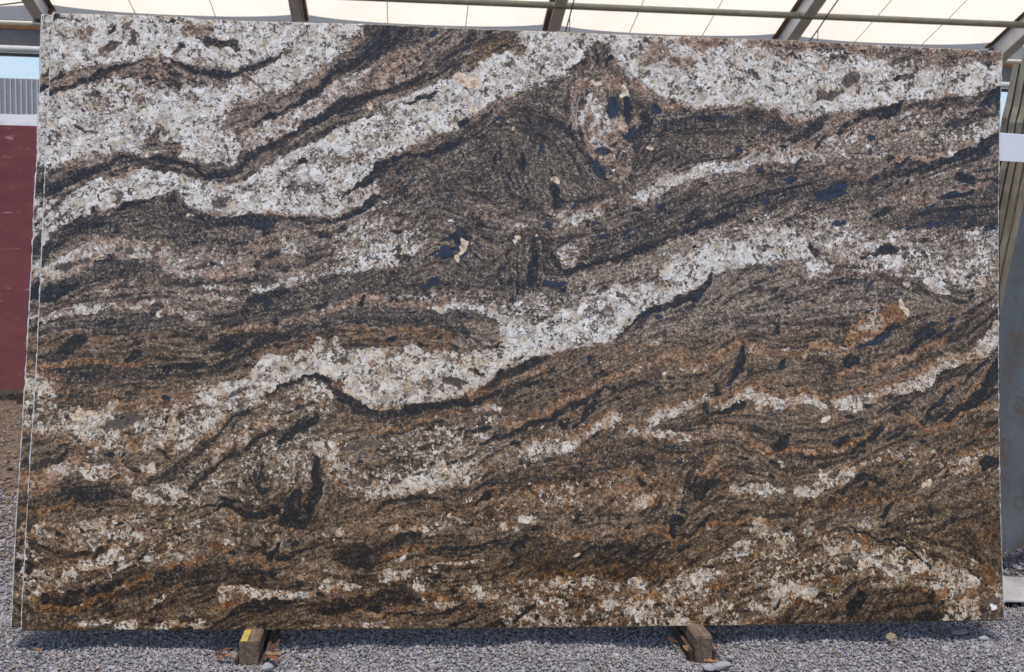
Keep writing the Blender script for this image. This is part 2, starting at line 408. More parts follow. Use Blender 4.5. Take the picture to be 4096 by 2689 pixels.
(1000, 700, 1.9525): """
P w.65r.5 760,180 800,130 900,80 980,90 1000,130 960,170 880,200 820,240 760,280 720,300
S r.55 960,150,22 1050,160,14 1130,80,18 1200,30,14
S d.9b.3 980,180,20 920,210,24 890,270,22 820,320,18 740,350,14 650,360,10
S d.85 960,60,20 860,90,16 760,130,12
S r.65 130,290,12 250,300,15 350,330,12 480,340,12 600,330,14
S d.8b.3 60,395,40 120,380,40
S d.55 200,330,28 400,360,28 600,370,20
S w.4 700,390,16 820,340,14 950,260,20 1080,200,20
S r.4 80,540,55 250,490,40 400,440,40 550,410,35 680,430,30
S d.8 550,460,30 620,480,30
S d.7 740,420,24 680,450,14
S r.35w.2 30,700,28 150,690,24 300,650,24 450,610,24 600,560,20 750,540,20 850,510,18
P g.36 300,790 700,600 1100,450 1350,400 1400,480 1300,600 1100,720 800,740 450,825
S w.62 0,900,28 150,880,24 250,860,24 360,830,28 480,800,25 620,770,28 760,750,28 880,730,36 1000,680,45 1120,690,36 1160,640,30 1280,580,36 1300,530,36
S r.4 800,770,20 900,720,25 950,700,20
S d.7 160,620,40 200,600,30
S d.6 350,720,25 500,660,25 650,620,20
S d.7 900,380,16 890,420,12
S d.5 1150,650,25 1250,640,20
P b1 1610,410 1650,470 1645,590 1612,600 1580,510 1520,505
P b1 1490,570 1550,560 1600,580 1602,650 1500,650 1470,620
P c1 1640,470 1682,500 1702,560 1672,600 1632,690 1605,640 1640,590
S r.6 1500,545,10 1570,522,12 1620,580,8
S b.8 1665,630,18 1690,610,14
S d.8 1640,430,8 1690,500,8
S w.6 1560,370,30 1590,390,20
S d.75 1700,300,18 1760,340,38 1810,390,25
S r.4 1650,300,30 1800,290,40
S r.5w.3 1780,330,30 1850,320,20
P d.42 0,960 250,900 500,820 900,760 1200,720 1400,800 1600,850 2148,820 2148,960 1900,900 1600,900 1300,910 950,920 830,940 650,1000 400,1090 200,1120 0,1100
S d.75 0,990,45 150,940,45 300,910,30
S b.9 540,1050,14 620,1000,14
S b.8 130,1010,25 160,1000,20
S b.85 1360,880,30 1440,840,30
S b.85 2040,840,30 2060,830,20
S b.85 2050,970,25 2070,1000,22
S b.8 1700,760,12 1740,720,12
S b.8 1970,730,12 1990,720,10
S b.8 1800,790,20 1820,780,10
S r.8 0,1190,28 120,1190,25 220,1180,20 230,1130,15 330,1120,28 480,1100,25 620,1050,22 760,1000,22 900,940,22 980,970,22 1080,980,22 1180,1030,26 1280,1020,28 1400,1010,26 1500,1030,18
S d.9 870,1000,20 905,955,12
P g.3r.2 950,930 1300,920 1560,920 1700,900 1900,920 2000,1000 2148,1060 2148,1130 1900,1040 1700,1010 1400,1000 1100,970
S w.75 1400,1040,16 1500,1060,20 1600,1030,24 1700,1030,20 1800,1060,22 1900,1080,26 1960,1120,34 2050,1160,48 2148,1180,55
P d.45 480,1130 800,1040 1100,1030 1400,1060 1600,1060 1800,1080 1900,1110 1800,1170 1600,1190 1300,1220 900,1180 600,1180 400,1240 150,1310 0,1390 0,1250 250,1200
S d.7 0,1370,40 150,1290,30 300,1250,25 450,1200,25 600,1160,20
S d.95 200,1160,16 215,1135,16
S b.8 1680,1110,20 1700,1105,18
S b.95 1980,1220,20 2020,1212,28
S d.7 1680,1220,25 1700,1280,14
S r.7 700,1190,18 850,1200,18 1050,1210,18 1330,1225,22 1400,1200,20 1480,1230,24 1560,1260,20
S r.6 1700,1180,14 1850,1150,12
""",
(2000, 700, 1.9525): """
S c.95 415,30,22 440,40,26
S c.9 145,480,16 165,475,20
S c.85 105,515,18 120,510,14
S c.8 1215,300,8 1232,295,12
S c.75 1680,250,12 1695,245,14
S c.8 1948,258,8 1955,257,7
S c.7 545,185,14 560,180,10
S d.85 410,120,30 430,230,32
S r.45w.3 370,280,36 500,310,38 600,330,32 760,270,32 850,230,28 950,190,24 1060,210,26
S w.5 500,370,28 600,350,24 700,330,20 800,300,16
S w.7 1100,210,20 1160,180,24 1250,120,25 1330,60,30 1450,20,30
S w.55r.2 20,440,28 200,400,24
S w.6 290,470,16 320,510,20
S r.4w.4 470,400,24 510,430,26
S b.8 380,370,22 395,380,18
S b.7 300,490,20 310,480,12
S d.7 670,380,25 690,370,12
S d.6 840,250,20 855,300,25
P d.4 1150,250 1400,150 1800,150 2148,100 2148,280 1850,330 1600,420 1400,520 1200,560 1100,600 700,720 650,640 700,500 1000,350
S d1 278,590,8 252,680,34 232,780,32 225,855,10
S r.5 190,700,6 185,780,8 200,840,6
P w.68r.12 440,590 500,552 600,550 642,600 620,660 560,730 500,740 440,690
S w.7 560,590,30 610,620,25 540,640,30
S w.6r.3 460,690,20 520,670,25 590,690,20
S w.5 480,620,25 520,590,20
S d.95 425,640,10 450,710,14 540,762,20 640,710,22 665,705,8
S d.8 440,580,8 500,540,12 590,530,10
S d.75 650,750,20 760,690,30 850,650,20 960,690,14 1000,640,20 1150,570,30 1300,520,30 1500,440,30 1700,350,30 1830,320,16
S b.8d.6 350,850,30 420,870,28 500,850,16
S b.85 90,830,26 100,850,20
S b.85 100,970,22 110,990,22
S b.8 20,740,22 25,720,14
S b.8 720,380,12 740,375,12
S b.9 980,460,20 1020,430,14
S b.9 1140,500,14 1165,470,12
S b.9 1240,265,22 1265,230,16
S b.8 1320,290,20 1330,270,12
S b.9 1630,205,16 1640,190,14
S d.75 1480,320,28 1560,270,24
S b.9 1190,380,10 1195,395,10
S b.9 840,460,10 850,470,14
S b.9 1440,460,14 1470,410,12
S b.9 1280,450,14 1300,440,12
P g.3 100,1010 250,930 450,900 600,780 800,700 1000,680 1300,520 1600,430 1850,370 2148,330 2148,450 1900,470 1700,500 1400,600 1300,650 1200,800 900,880 650,960 450,1050 300,1130 100,1100 0,1080 0,1000
P w.92 0,1110 100,1140 250,1180 340,1150 450,1070 600,1040 650,970 800,920 880,880 1060,870 1200,820 1290,750 1290,690 1380,610 1450,600 1560,560 1620,500 1700,480 1830,520 1950,510 2148,470 2148,680 1950,720 1800,730 1650,750 1640,800 1560,900 1350,960 1250,1030 1100,1060 1040,1120 980,1220 900,1280 780,1310 600,1370 450,1390 300,1450 180,1510 0,1562
S m.6 1230,840,40 1400,860,45
S q.8 920,940,14 1000,970,16 1040,1010,16
S q.6 790,1080,30 850,1060,25
S m.5 430,1160,20 560,1130,25
S q.8 1830,560,10 1820,590,10
S q.8 640,1050,8 740,1060,10 840,1030,6
S d.85 1660,760,14 1620,860,25 1500,950,38 1350,1010,28 1150,1070,25 1060,1130,14 1000,1220,12 900,1290,14
S b.9 1370,960,20 1385,950,18
S b.9 1230,1120,28 1245,1100,22
S b.9 1140,1095,24 1160,1085,16
S b.9 1525,950,20 1540,935,14
S b.85 1840,830,14 1860,805,10
S w.5r.2 1180,1310,25 1230,1310,20
S w.5r.3 1020,1395,26 1090,1385,18
S r.4m.3 1350,1200,50 1500,1220,50
S r.8w.4 1230,1445,26 1330,1410,36 1400,1400,32 1440,1460,24 1500,1500,32 1600,1490,24 1700,1430,20 1820,1350,24 1900,1300,28 1980,1330,28 2050,1380,24 2148,1390,24
S d.95 1905,1370,14 1885,1470,34 1840,1550,24
S d.8 540,1440,16 600,1390,12
S d.75 340,1440,36 230,1470,36 120,1545,36
S d.5 650,1380,25 800,1340,20
""",
(3000, 700, 1.9525): """
P d.4 0,50 300,0 1000,0 1000,120 900,200 700,260 400,180 0,250
P d.45 1000,330 1200,260 1500,240 1750,140 1950,60 1950,330 1700,380 1450,420 1250,420 1050,400 900,350
S w.42r.42 980,220,18 1050,180,28 1150,160,25 1300,180,30 1380,200,25 1440,160,20 1530,130,20 1650,120,15 1740,100,12
S c.7 1170,180,12 1220,185,12
S w.55r.3 1020,240,26 1050,245,20
S w.45r.2 800,300,28 950,290,24
S d.95b.5 1490,185,14 1600,150,26 1730,128,14
S b1 690,75,30 720,78,20
S b.9 300,40,30 340,20,25
S d.85b.4 560,150,40 660,130,50
S b.9 680,395,32 700,390,25
S b.95 735,380,12 750,362,14
S d.85 990,320,20 1080,270,20
S b.9 1225,428,14 1245,425,12
S b.95 1262,345,16 1280,335,12
S b.95 1335,292,14 1370,285,14
S b.95 1410,250,14 1440,230,12
S b.9 1720,370,20 1745,345,20
S b.9 1365,385,18 1420,370,20
S d.7b.4 1500,330,40 1600,300,40
S b.9 1860,435,25 1910,415,25
S b.8 1540,385,12 1560,375,10
S b.85 140,190,25 150,170,16
P g.36r.1 0,270 300,260 600,310 900,400 1300,440 1950,400 1950,900 1700,900 1500,850 1200,800 1000,760 700,780 400,800 300,720 500,600 400,420 0,440
P w.82 0,480 200,420 280,400 400,430 430,500 480,560 460,640 420,680 300,660 150,680 0,700
S m.6 60,560,18 180,560,25 300,560,20
S w.65 480,740,45 500,730,35
S w.65 570,745,35 640,745,35
S w.75 390,610,26 420,640,24
S w.9 930,665,24 1010,655,24 1110,680,46 1140,640,36 1180,690,28
S w.6r.2 1100,520,22 1190,540,20
S w.6 1070,585,20 1090,580,16
S w.55r.2 700,630,30 850,660,25
S w.85r.1 1545,725,28 1480,800,30 1410,850,36 1490,900,30 1530,935,20
S w.6 1220,860,22 1240,850,22
S w.55 1620,690,22 1720,670,36
S w.65r.2 1780,850,28 1850,790,38 1930,800,28
S w.55 1800,630,36 1940,600,30
S w1 1895,1015,26 1925,1018,24
S r.6 1915,960,14 1945,940,14
S r.5 1370,900,28 1450,930,36
S d.85b.4 1160,600,18 1050,585,36 950,630,24 880,640,14
S q.8 1205,650,18 1218,660,14
S b.95 960,820,8 940,850,18 920,910,10
S b.9 1160,945,14 1185,940,12
S d.6 460,560,20 520,620,30
S d.7b.3 180,895,28 210,890,20
S b.8 160,720,18 170,735,14
S d.5 600,870,40 900,800,40
P w.3r.72o.5 740,1260 800,1180 900,1090 1000,1040 1100,1010 1180,990 1230,1020 1250,1090 1180,1160 1080,1190 1000,1240 900,1320 800,1360 770,1350
S w.9r.45 960,1130,30 1020,1150,30 1000,1190,25 900,1190,32 850,1195,22
S w.7 960,1080,16 1000,1070,20
S r1w.2 1110,1090,50 1170,1080,50 1190,1130,30
S c.95 1180,1000,20 1220,1060,20 1235,1100,14
S r.9w.3 1130,1170,20 1190,1155,16
S w.85r.2 860,1300,16 940,1265,14
S r.85w.3 880,1320,10 990,1250,18
S r.8w.4 750,1280,18 790,1350,18 740,1310,18
S w.6r.4 790,1240,14 830,1230,12
S d1b.5 830,1355,14 950,1310,20 1060,1230,26 1150,1175,16
P b1 1530,1120 1555,1102 1595,1112 1602,1130 1575,1145 1540,1140
S r.8w.5 0,1350,32 80,1380,24 200,1375,26 320,1400,28 400,1420,24 440,1360,20 500,1320,24 600,1350,34 700,1400,34 760,1370,22 790,1340,16
S w.7 250,1360,14 300,1355,14
P d.3 1150,1250 1300,1150 1600,1150 1900,960 1950,980 1950,1180 1700,1250 1500,1330 1250,1420 1100,1400
S d.85b.3 1230,1400,18 1330,1290,26 1430,1220,26
S d.8b.3 1290,1250,22 1430,1160,18
S d.8b.3 1440,1280,16 1560,1200,18
S d.7 1700,1265,14 1800,1170,15 1930,1060,15
S d.75b.3 1620,1210,14 1700,1160,12
S w.55r.6 1030,1495,22 1150,1450,24 1280,1440,24 1330,1370,24 1430,1340,26 1560,1310,20
S w.7r.5 1390,1540,28 1500,1470,42 1600,1430,38 1720,1430,42 1830,1340,52 1920,1230,55 1950,1190,45
S d.9 750,1490,24 820,1460,24
S d.85 755,1425,16 770,1415,12
S d.75 190,1230,20 210,1190,24
S d.8 240,1490,22 275,1460,14
S b.8 540,1050,14 545,1045,10
S d.7 20,1295,20 40,1280,14
""",
(0, 1300, 1.9525): """
P d.5 290,350 600,320 1000,310 1300,300 1600,350 1400,420 1200,430 1000,440 700,450 500,440 480,380
S d.55 520,430,45 700,370,45 900,350,30
S d.75 1650,360,25 1800,290,30 1950,180,30 2148,80,30
S d.9 1310,345,14 1400,330,28 1500,320,28 1620,332,12
S r.65 1350,355,5 1450,345,5 1540,352,5
S r.6 1340,378,7 1450,375,6
S d.6 1500,400,30 1650,380,25
P w.45r.3 150,440 420,420 600,560 900,500 1100,600 1550,520 1550,480 1700,460 1900,420 2050,300 2148,200 2148,480 2050,560 1900,620 1800,720 1700,830 1600,920 1480,1000 1300,1000 1050,1000 800,960 560,950 400,870 260,860 150,900
S r.85w.3 190,380,16 280,370,18 400,390,20 460,410,14
S r.6 470,530,30 570,550,25
S r.55 200,430,30 240,410,30
S w.6 200,480,18 280,500,28 380,490,28 420,540,28
S m.6d.2 480,600,60 700,560,70 1000,620,60
S m.5r.3 1100,560,60 1400,560,60 1250,640,60
P w.9 1570,500 1700,470 1850,430 1960,410 2070,330 2080,250 2148,230 2148,470 2060,520 1950,580 1850,640 1760,720 1690,790 1600,850 1500,900 1440,880 1370,800 1300,780 1400,720 1480,660 1560,580
P w.92 500,740 560,730 800,750 820,800 920,840 950,880 820,920 640,870 560,830 500,820
S c.7r.5 560,690,20 640,680,28 720,695,22
S c.7 580,720,14 780,720,18
S w.85 800,690,25 840,660,36 880,620,32
S q1 850,775,34 950,760,52 1050,710,34 1120,712,18
S q.8 840,800,16 820,840,10
S q.7 1400,745,14 1420,820,26 1440,870,16
S q.8 1485,885,16 1500,875,10
S q.7 1520,688,16 1550,695,10
S q.7 1800,550,18 1990,450,12
S m.8r.75 1060,930,40 1010,905,32
S d.7 1330,1040,18 1285,1010,14
S d.7 1280,580,20 1300,600,14
S w.6 1650,640,40 1800,560,40
S m.5 1850,610,24 1900,590,20
S d.85 2000,640,14 1900,680,24 1800,730,12 1700,850,18 1600,930,26 1500,1040,28 1430,1090,36 1340,1150,34 1220,1210,36
S m.7 1230,1170,60 1380,1110,60 1550,1010,50
S d.8 2148,840,22 2000,910,22 1850,1000,24 1740,1060,16 1620,1150,20 1580,1200,20 1480,1280,22
S w.75r.35 1920,870,32 1730,960,34 1680,1010,28
S w.8 1930,890,20 1945,880,16
S w.4r.75 2060,760,36 1960,800,28
S d.95 470,1050,10 510,995,14
S d.9 840,1012,12 885,995,20
S d.65 230,1130,24 400,1060,46 520,1060,26
S w.85r.45 150,1260,28 230,1270,30 330,1240,36 450,1150,40 600,1100,45 720,1150,42 850,1140,42 960,1110,38 1000,1190,32
S w.75 710,1000,25 760,980,30
S w.8 1110,1095,28 1190,1110,38
S r.9 200,1190,28 280,1200,36 420,1190,28
S r.75 240,1320,26 370,1265,24
S r.7 560,1050,24 640,1070,20
S w.8r.3 1060,1320,40 1200,1340,38 1300,1280,38 1390,1300,24
S w.8 1190,1385,22 1230,1370,18
S q.9 1130,1280,24 1200,1310,26 1260,1335,18
S r.75 1290,1240,24 1320,1250,20
P d.5r.2 150,1360 450,1290 560,1250 800,1230 950,1240 1010,1300 900,1360 700,1390 560,1400 400,1440 150,1490
S d.7 480,1280,20 500,1310,16
S d.7 740,1350,40 830,1340,55
S r.95 150,1490,16 330,1450,24 430,1430,22 560,1390,20
S d.8 150,1380,20 180,1420,25
S d.95 1720,1360,10 1790,1370,22 1870,1388,14
S d.9r.5 1690,1430,10 1760,1400,14 1850,1440,14 1950,1490,30 2050,1480,34 2148,1430,40
S d.8 1480,1545,8 1600,1480,8 1720,1430,8
S d.7 1450,1480,8 1550,1410,8 1700,1380,8
S d.85 2090,1275,28 2050,1310,20
S d.6 2050,1080,16 2030,1200,14
S r.5 1800,1500,40 1900,1560,30
""",
(1000, 1300, 1.9525): """
P m.6o.5r.3 0,200 500,60 900,20 1350,40 1550,60 1600,160 1000,170 700,90 530,120 300,240 60,260
P w.93 0,330 100,250 300,230 480,200 530,110 680,100 720,160 800,200 940,165 1130,168 1170,230 1250,140 1400,180 1550,170 1700,210 1900,170 2148,110 2148,260 2050,350 1900,450 1750,520 1650,560 1450,580 1300,620 1150,650 950,660 850,600 720,500 640,440 560,390 450,400 300,470 150,530 0,620
S m.55o.4 1400,200,50 1550,200,60 1660,260,30
S m.5 600,130,40 700,120,30
S q.95 1500,425,24 1560,425,24 1620,455,40 1680,455,14
S q.9 1640,490,14 1650,460,12
S q.85r.5 680,290,16 740,280,30 780,290,12
S q.8 1410,460,16 1412,490,10
S q.8 1480,470,14 1484,490,10
S q.8 370,305,14 420,290,18
S q.8 262,320,16 275,350,18
S d.8 1755,350,18 1810,395,18
S q.8 1080,262,10 1115,240,14
S q.8 1930,235,14 1945,260,14
S m.45 1000,320,50 1150,370,50 1050,400,40
S r.6 960,640,26 1010,630,20
S r.75 1720,560,24 1880,530,26
S r.7 650,480,25 700,470,20
S r.5 1200,460,14 1400,460,12
S d.4 2000,320,12 2148,240,10
S d.85 110,560,12 250,500,18 400,440,18 520,400,24 590,420,22 640,490,18 700,560,36 760,590,32 850,640,30 950,700,42 1100,710,50 1250,680,50 1400,640,45 1600,610,35 1800,590,36 1950,540,32 2148,450,30
S d.85 1830,500,22 1950,430,30 2050,360,22 2148,290,15
P g.36 0,640 130,550 300,490 450,430 560,430 640,500 680,620 640,700 520,650 300,700 100,760 0,800
S r.75 580,590,22 590,620,20
S d.9 510,690,16 480,760,28 400,790,35 320,850,35 230,920,20
S d.75 120,870,16 30,930,24 0,950,20
S d.75 250,690,9 380,640,10 500,600,8
S w.7r.45 0,790,28 120,770,30 200,760,20
S w.95 500,950,34 550,930,22
S w.95 630,920,22 670,940,40
S w.65r.2 460,960,18 500,1000,40 620,1030,55 700,1080,40
S q1r.2 730,975,14 850,935,28 980,920,18
P d.35r.4 700,620 900,720 1300,720 1700,640 2148,530 2148,700 1700,700 1400,740 1200,800 900,800 750,750
S r.65w.3 1000,840,14 1200,810,18 1320,770,18 1500,710,20 1700,670,20 1900,630,18
S w.6r.3 1750,670,22 1850,650,22 1960,670,18
S d.6 1000,870,14 1150,850,16 1300,800,14 1500,760,14
S d.6 1000,970,12 1150,960,14
S w.5r.3 1640,900,30 1660,960,26
S d.75 1800,940,14 1900,880,16 2050,840,14
S d.6 1700,840,18 1850,810,18
P w.5r.25 600,1060 760,1060 900,1150 1200,1150 1400,1100 1700,1080 1800,1090 2148,900 2148,1050 1900,1150 1700,1260 1500,1290 1300,1310 1150,1370 950,1370 900,1300 700,1250 600,1200
S w.92 950,1310,55 1060,1270,48
S w.8 1230,1240,36 1400,1250,46
S c.8 1470,1125,18 1525,1100,20
S w.95 1615,1140,24 1635,1145,18
S w.85 1690,1210,22 1710,1220,18
S w.8 1700,1100,38 1750,1080,38
S w.8 1860,880,22 1880,870,16
S q.9 870,1235,26 935,1222,18
S q.8 1140,1215,25 1160,1200,20
S q.8r.3 795,1185,18 835,1200,12
S q.8 2120,1040,26 2140,1010,20
S d.95 510,1050,10 512,1130,28 525,1230,36 500,1350,42 440,1450,52 380,1530,52
S d.92r.3 370,1310,36 330,1420,56 270,1530,46
S r.55 480,1180,12 530,1160,14 540,1220,8
S r.6 350,1400,14 380,1500,14 420,1420,8
S r.6 300,1560,12 340,1540,12 450,1330,16
S d.85 130,1265,22 90,1285,25
S d.65 110,1190,26 60,1210,22
S d.65r.45 300,1340,20 200,1420,18 80,1480,24 0,1490,30
S d.85 970,1460,12 1050,1410,18 1150,1380,18 1250,1350,16 1400,1350,14 1500,1370,10
S d.8 1600,1330,10 1602,1360,12
S d.95 1870,1305,16 1840,1360,26 1780,1390,14
S r.7w.3 1780,1330,34 1900,1300,34
S d.65 1750,1290,12 1900,1230,14 2148,1200,14
S d.6 1900,1340,12 2000,1300,14
P r.3o.4 1000,1460 1500,1400 2148,1380 2148,1562 600,1562
S w.5 1500,1500,25 1660,1560,30
""",
(2000, 1300, 1.9525): """
P r.25d.15 0,420 400,250 800,150 1300,150 1800,200 2148,300 2148,700 1500,800 900,850 0,900
S d.7 0,410,38 120,350,34 200,300,25 320,270,16
S w.5r.6 0,480,22 100,430,20 200,380,18 330,350,18
S d.6 0,540,40 150,480,30 350,430,20
S r.8w.45 30,800,14 150,770,18 300,710,20 430,640,22 500,580,22 600,550,25 700,530,24 780,480,18 900,400,18 1000,370,18 1110,320,14
S r.5w.3 1130,290,18 1180,270,18
S w.7 1080,360,14 1110,350,12
S d.8 0,890,22 200,790,24 400,730,24 500,670,24 640,600,22 700,560,22 850,480,22
S d.8 660,740,18 700,650,24 790,550,20
S d.7 560,660,14 680,620,14
S d.95 490,785,22 515,765,20
S b.6d.6 440,525,12 430,545,10
S d.75 740,430,22 800,350,18
S d.6 900,500,30 1050,450,30 1250,500,30
S r.85 300,880,26 380,850,28 480,880,24 560,880,20 650,830,24 750,730,24 830,690,18
S w.85r.1 190,1000,34 260,950,36 370,960,40 470,970,38 600,930,32
S w.85r.25 650,870,26 780,780,34 870,710,34 920,700,24
S w.9r.2 1020,810,34 1130,820,54 1200,830,56
S w.85r.35 1180,750,46 1250,680,42 1350,680,38 1450,640,26 1550,600,26 1620,560,22 1650,600,20 1740,650,28 1800,610,26 1900,560,32 2000,560,32 2100,600,38 2148,620,38
S w.65r.55 1230,850,38 1350,880,34 1450,890,24 1550,870,24 1650,860,20 1680,800,20 1750,810,18 1850,820,20 1900,860,20 1990,940,20 2070,990,24 2115,1000,18
S r.8 1160,690,20 1240,630,22 1400,600,18 1560,550,18
S r.75 1720,580,14 1800,530,25 1900,500,22 2000,470,20 2148,440,15
S r.8 1690,800,14 1800,800,18 1930,810,16
S q.8 1175,800,16 1215,795,20
S g.4 880,740,40 930,780,36
S q.9 910,695,16 930,690,12
S q.8 265,990,14 275,960,10
S q.7 160,1060,18 190,1020,14
S m.6 370,930,14 350,950,12
S d.95 1905,180,12 1892,280,30 1850,360,28 1808,440,12
S d.95 1695,450,12 1705,500,18 1720,530,12
S r.6 1960,200,10 1930,300,8 1870,390,8
S d.9 1860,600,12 1890,640,18 1760,670,12 1640,695,16 1590,630,16
S d.65 1240,920,36 1300,930,30
S d.8 350,1050,22 400,1050,22
S r.75w.35 1880,120,24 1830,150,22 1700,220,24 1600,280,24 1560,320,28 1500,300,24
S r.75w.4 1950,150,28 2000,200,28 2148,200,24
S w.85 1490,350,22 1510,355,18
S w.8 1400,335,16 1420,345,14
S c.7 1270,380,16 1280,375,14
P d.38r.3 600,900 900,830 1000,900 1250,930 1500,930 1700,900 1750,1000 1700,1100 1500,1150 1200,1100 900,1130 700,1200 400,1270 0,1310 0,1180 300,1150
P d1 1470,1270 1500,1220 1550,1180 1600,1210 1700,1190 1725,1215 1650,1280 1590,1330 1570,1385 1520,1370 1510,1300
S r1w.35 1580,1175,22 1620,1150,24 1640,1080,22 1710,1050,20
S r.8 1740,1200,20 1760,1160,16
S r.7w.2 1470,1290,8 1480,1230,8
S w.65 1850,1280,46 1960,1260,36 2080,1290,38 2148,1310,38
S d.65 1880,1240,8 2000,1230,10 2060,1250,8
S w.8 1060,1410,22 1130,1380,38 1200,1360,18
S w.55r.3 980,1165,22 1060,1200,24
S w.8 410,1380,14 418,1350,14
S w.6 1200,1310,22 1240,1325,24
S c.8 1030,1070,12 1035,1062,8
P g.32r.45 300,1250 700,1200 900,1130 1150,1150 1400,1200 1480,1330 1300,1420 1100,1450 900,1450 700,1430 400,1450 0,1500 0,1350
S d.85 1100,1210,20 1115,1260,18
S d.8 240,1280,18 255,1310,16
S d.7 1080,1040,30 1120,1080,20
S w1 180,1515,26 260,1530,26
S d.75 560,1545,18 640,1480,12
S d.9 1350,1540,25 1400,1525,30
S d.7 860,1390,14 900,1360,12
S d.4 1200,1480,40 1280,1360,25
""",
(3000, 1300, 1.9525): """
S g.45 100,620,50 350,650,50
S w.85r.35 0,510,26 70,560,28 180,620,28 270,640,24 330,600,28 430,580,36 530,600,28 600,640,18
S w.85r.4 660,600,20 760,590,28 900,590,34 950,560,38 1080,500,38 1200,500,38 1330,460,42 1420,370,38 1530,310,38 1700,260,38 1830,180,45 1950,80,50
S r.9 0,480,12 180,540,18 300,530,20 420,510,25 550,560,15 700,550,22 850,520,22 1000,480,22 1130,440,22 1250,400,20 1350,360,20 1450,300,20 1600,260,18
S q.8 850,580,10 840,610,10
S q.8 920,570,10 915,600,10
S q.8 640,600,12 630,640,14
S w.55 700,640,40 850,660,36
S d.85 900,650,20 950,610,20
S d.6 1250,510,16 1350,500,14
S r.75w.5 690,380,22 800,350,24 950,370,24 1040,320,22 1130,280,22 1280,260,22 1340,200,22 1440,160,25 1540,140,18
S d.6 750,300,35 820,290,25
S d.5 620,330,60 600,450,60
S d.95 1945,290,20 1880,420,45 1800,520,40 1720,610,35 1620,680,28 1520,760,14
S r.85w.3 1930,250,9 1830,370,12 1740,500,12 1640,620,12 1540,700,10
S d.85 1600,480,14 1500,600,18 1400,680,18 1340,760,12
S d.85 1690,420,12 1800,330,12 1930,260,12
S d.85 1550,660,12 1440,760,12
S d.92 1930,500,20 1830,590,20 1700,680,14
S r.75w.3 1930,430,8 1800,560,8 1720,640,8
S r.7w.3 1640,480,16 1560,460,18 1480,500,14
S d.75 1170,700,12 1100,680,14 1200,640,14
S d.7 1000,690,12 1100,640,12 1250,600,12
S r.9w.25 1170,750,20 1220,700,16 1270,740,20 1330,800,20 1450,830,18 1540,770,18 1650,720,18 1780,660,18 1900,610,22 1950,620,20
S w.6 1880,610,16 1940,650,20
S r.7 900,740,14 1050,770,18 1150,760,18
S r.6 360,730,20 600,770,16 750,750,14
S c1r.2 560,750,18 590,735,24
S d.95 210,960,40 260,930,38 300,870,18
S d.92 680,920,28 760,880,18
S d.8 370,925,12 460,910,10
S d.92 930,880,14 980,850,22 1040,810,18
S d.8 1100,890,12 1160,850,12 1220,820,10
P r.45d.3 1300,850 1600,780 1950,680 1950,930 1600,980 1300,1000
S d.85 1870,780,20 1950,740,20
S d.8 1680,930,12 1780,900,12
S d.8 1350,930,22 1380,920,16
S d.7 1440,1010,12 1500,950,10
S d.7 1740,760,12 1860,700,12
S r.85w.35 0,910,16 80,950,22 150,1010,20 280,990,18 380,970,18 480,1000,25 600,980,20 700,970,20 800,920,20 900,860,20 1000,830,16 1130,800,15
S w.75r.3 430,990,22 520,1010,22
S w.75r.2 640,1000,16 720,980,18
S w.6 200,1060,20 240,1100,18
S d.8 740,1020,14 830,960,16 900,910,12
S d.7 780,1050,10 900,960,10
S d.85 530,1105,18 580,1105,14
S d.85 165,1180,14 180,1200,14
S d.5 470,1080,24 490,1030,14
P g.36r.3 900,1000 1250,930 1500,1000 1950,950 1950,1100 1700,1150 1500,1130 1300,1100 1100,1050
S w.65 890,1090,26 1010,1040,20
S w.6r.3 1310,1080,26 1380,1080,24
S w.65 1660,1060,18 1700,1070,18
S w.75 30,1280,34 180,1300,42 230,1290,28
S w.9r.25 390,1300,42 480,1300,42 600,1250,34 700,1220,34 800,1150,32
S w.6 630,1170,20 560,1190,22
S d.9r.35 720,1310,12 850,1200,22 980,1190,32 1030,1210,18
S d.85r.3 790,1320,22 900,1250,22
S d.8 1250,1070,10 1180,1170,12 1150,1190,10
S r.5w.2 960,1190,5 1010,1160,6 1040,1190,6
S d.92 1840,1110,32 1900,1070,34 1955,1030,18
S d.85r.35 1900,1340,36 1840,1400,60 1770,1400,46
S d.85 1790,1450,18 1800,1420,14
S d.88 640,1380,36 560,1425,22
S d.85 480,1400,22 320,1480,16
S d.97 1110,1390,10 1080,1430,24 1040,1490,18
S d.65 1400,1420,34 1440,1440,34
S c.95 1370,1255,22 1400,1245,28
P d.35r.5 80,1380 300,1350 600,1350 900,1270 1300,1220 1300,1330 900,1400 600,1470 250,1490
S r.75w.3 720,1410,14 850,1390,15 960,1370,14 1100,1370,12 1300,1360,14
S d.7 1150,1290,20 1240,1260,20
S d.7 1500,1180,12 1560,1150,10
S w.8 1905,1430,12 1915,1420,10
S r.7 0,1500,18 60,1520,18
""",
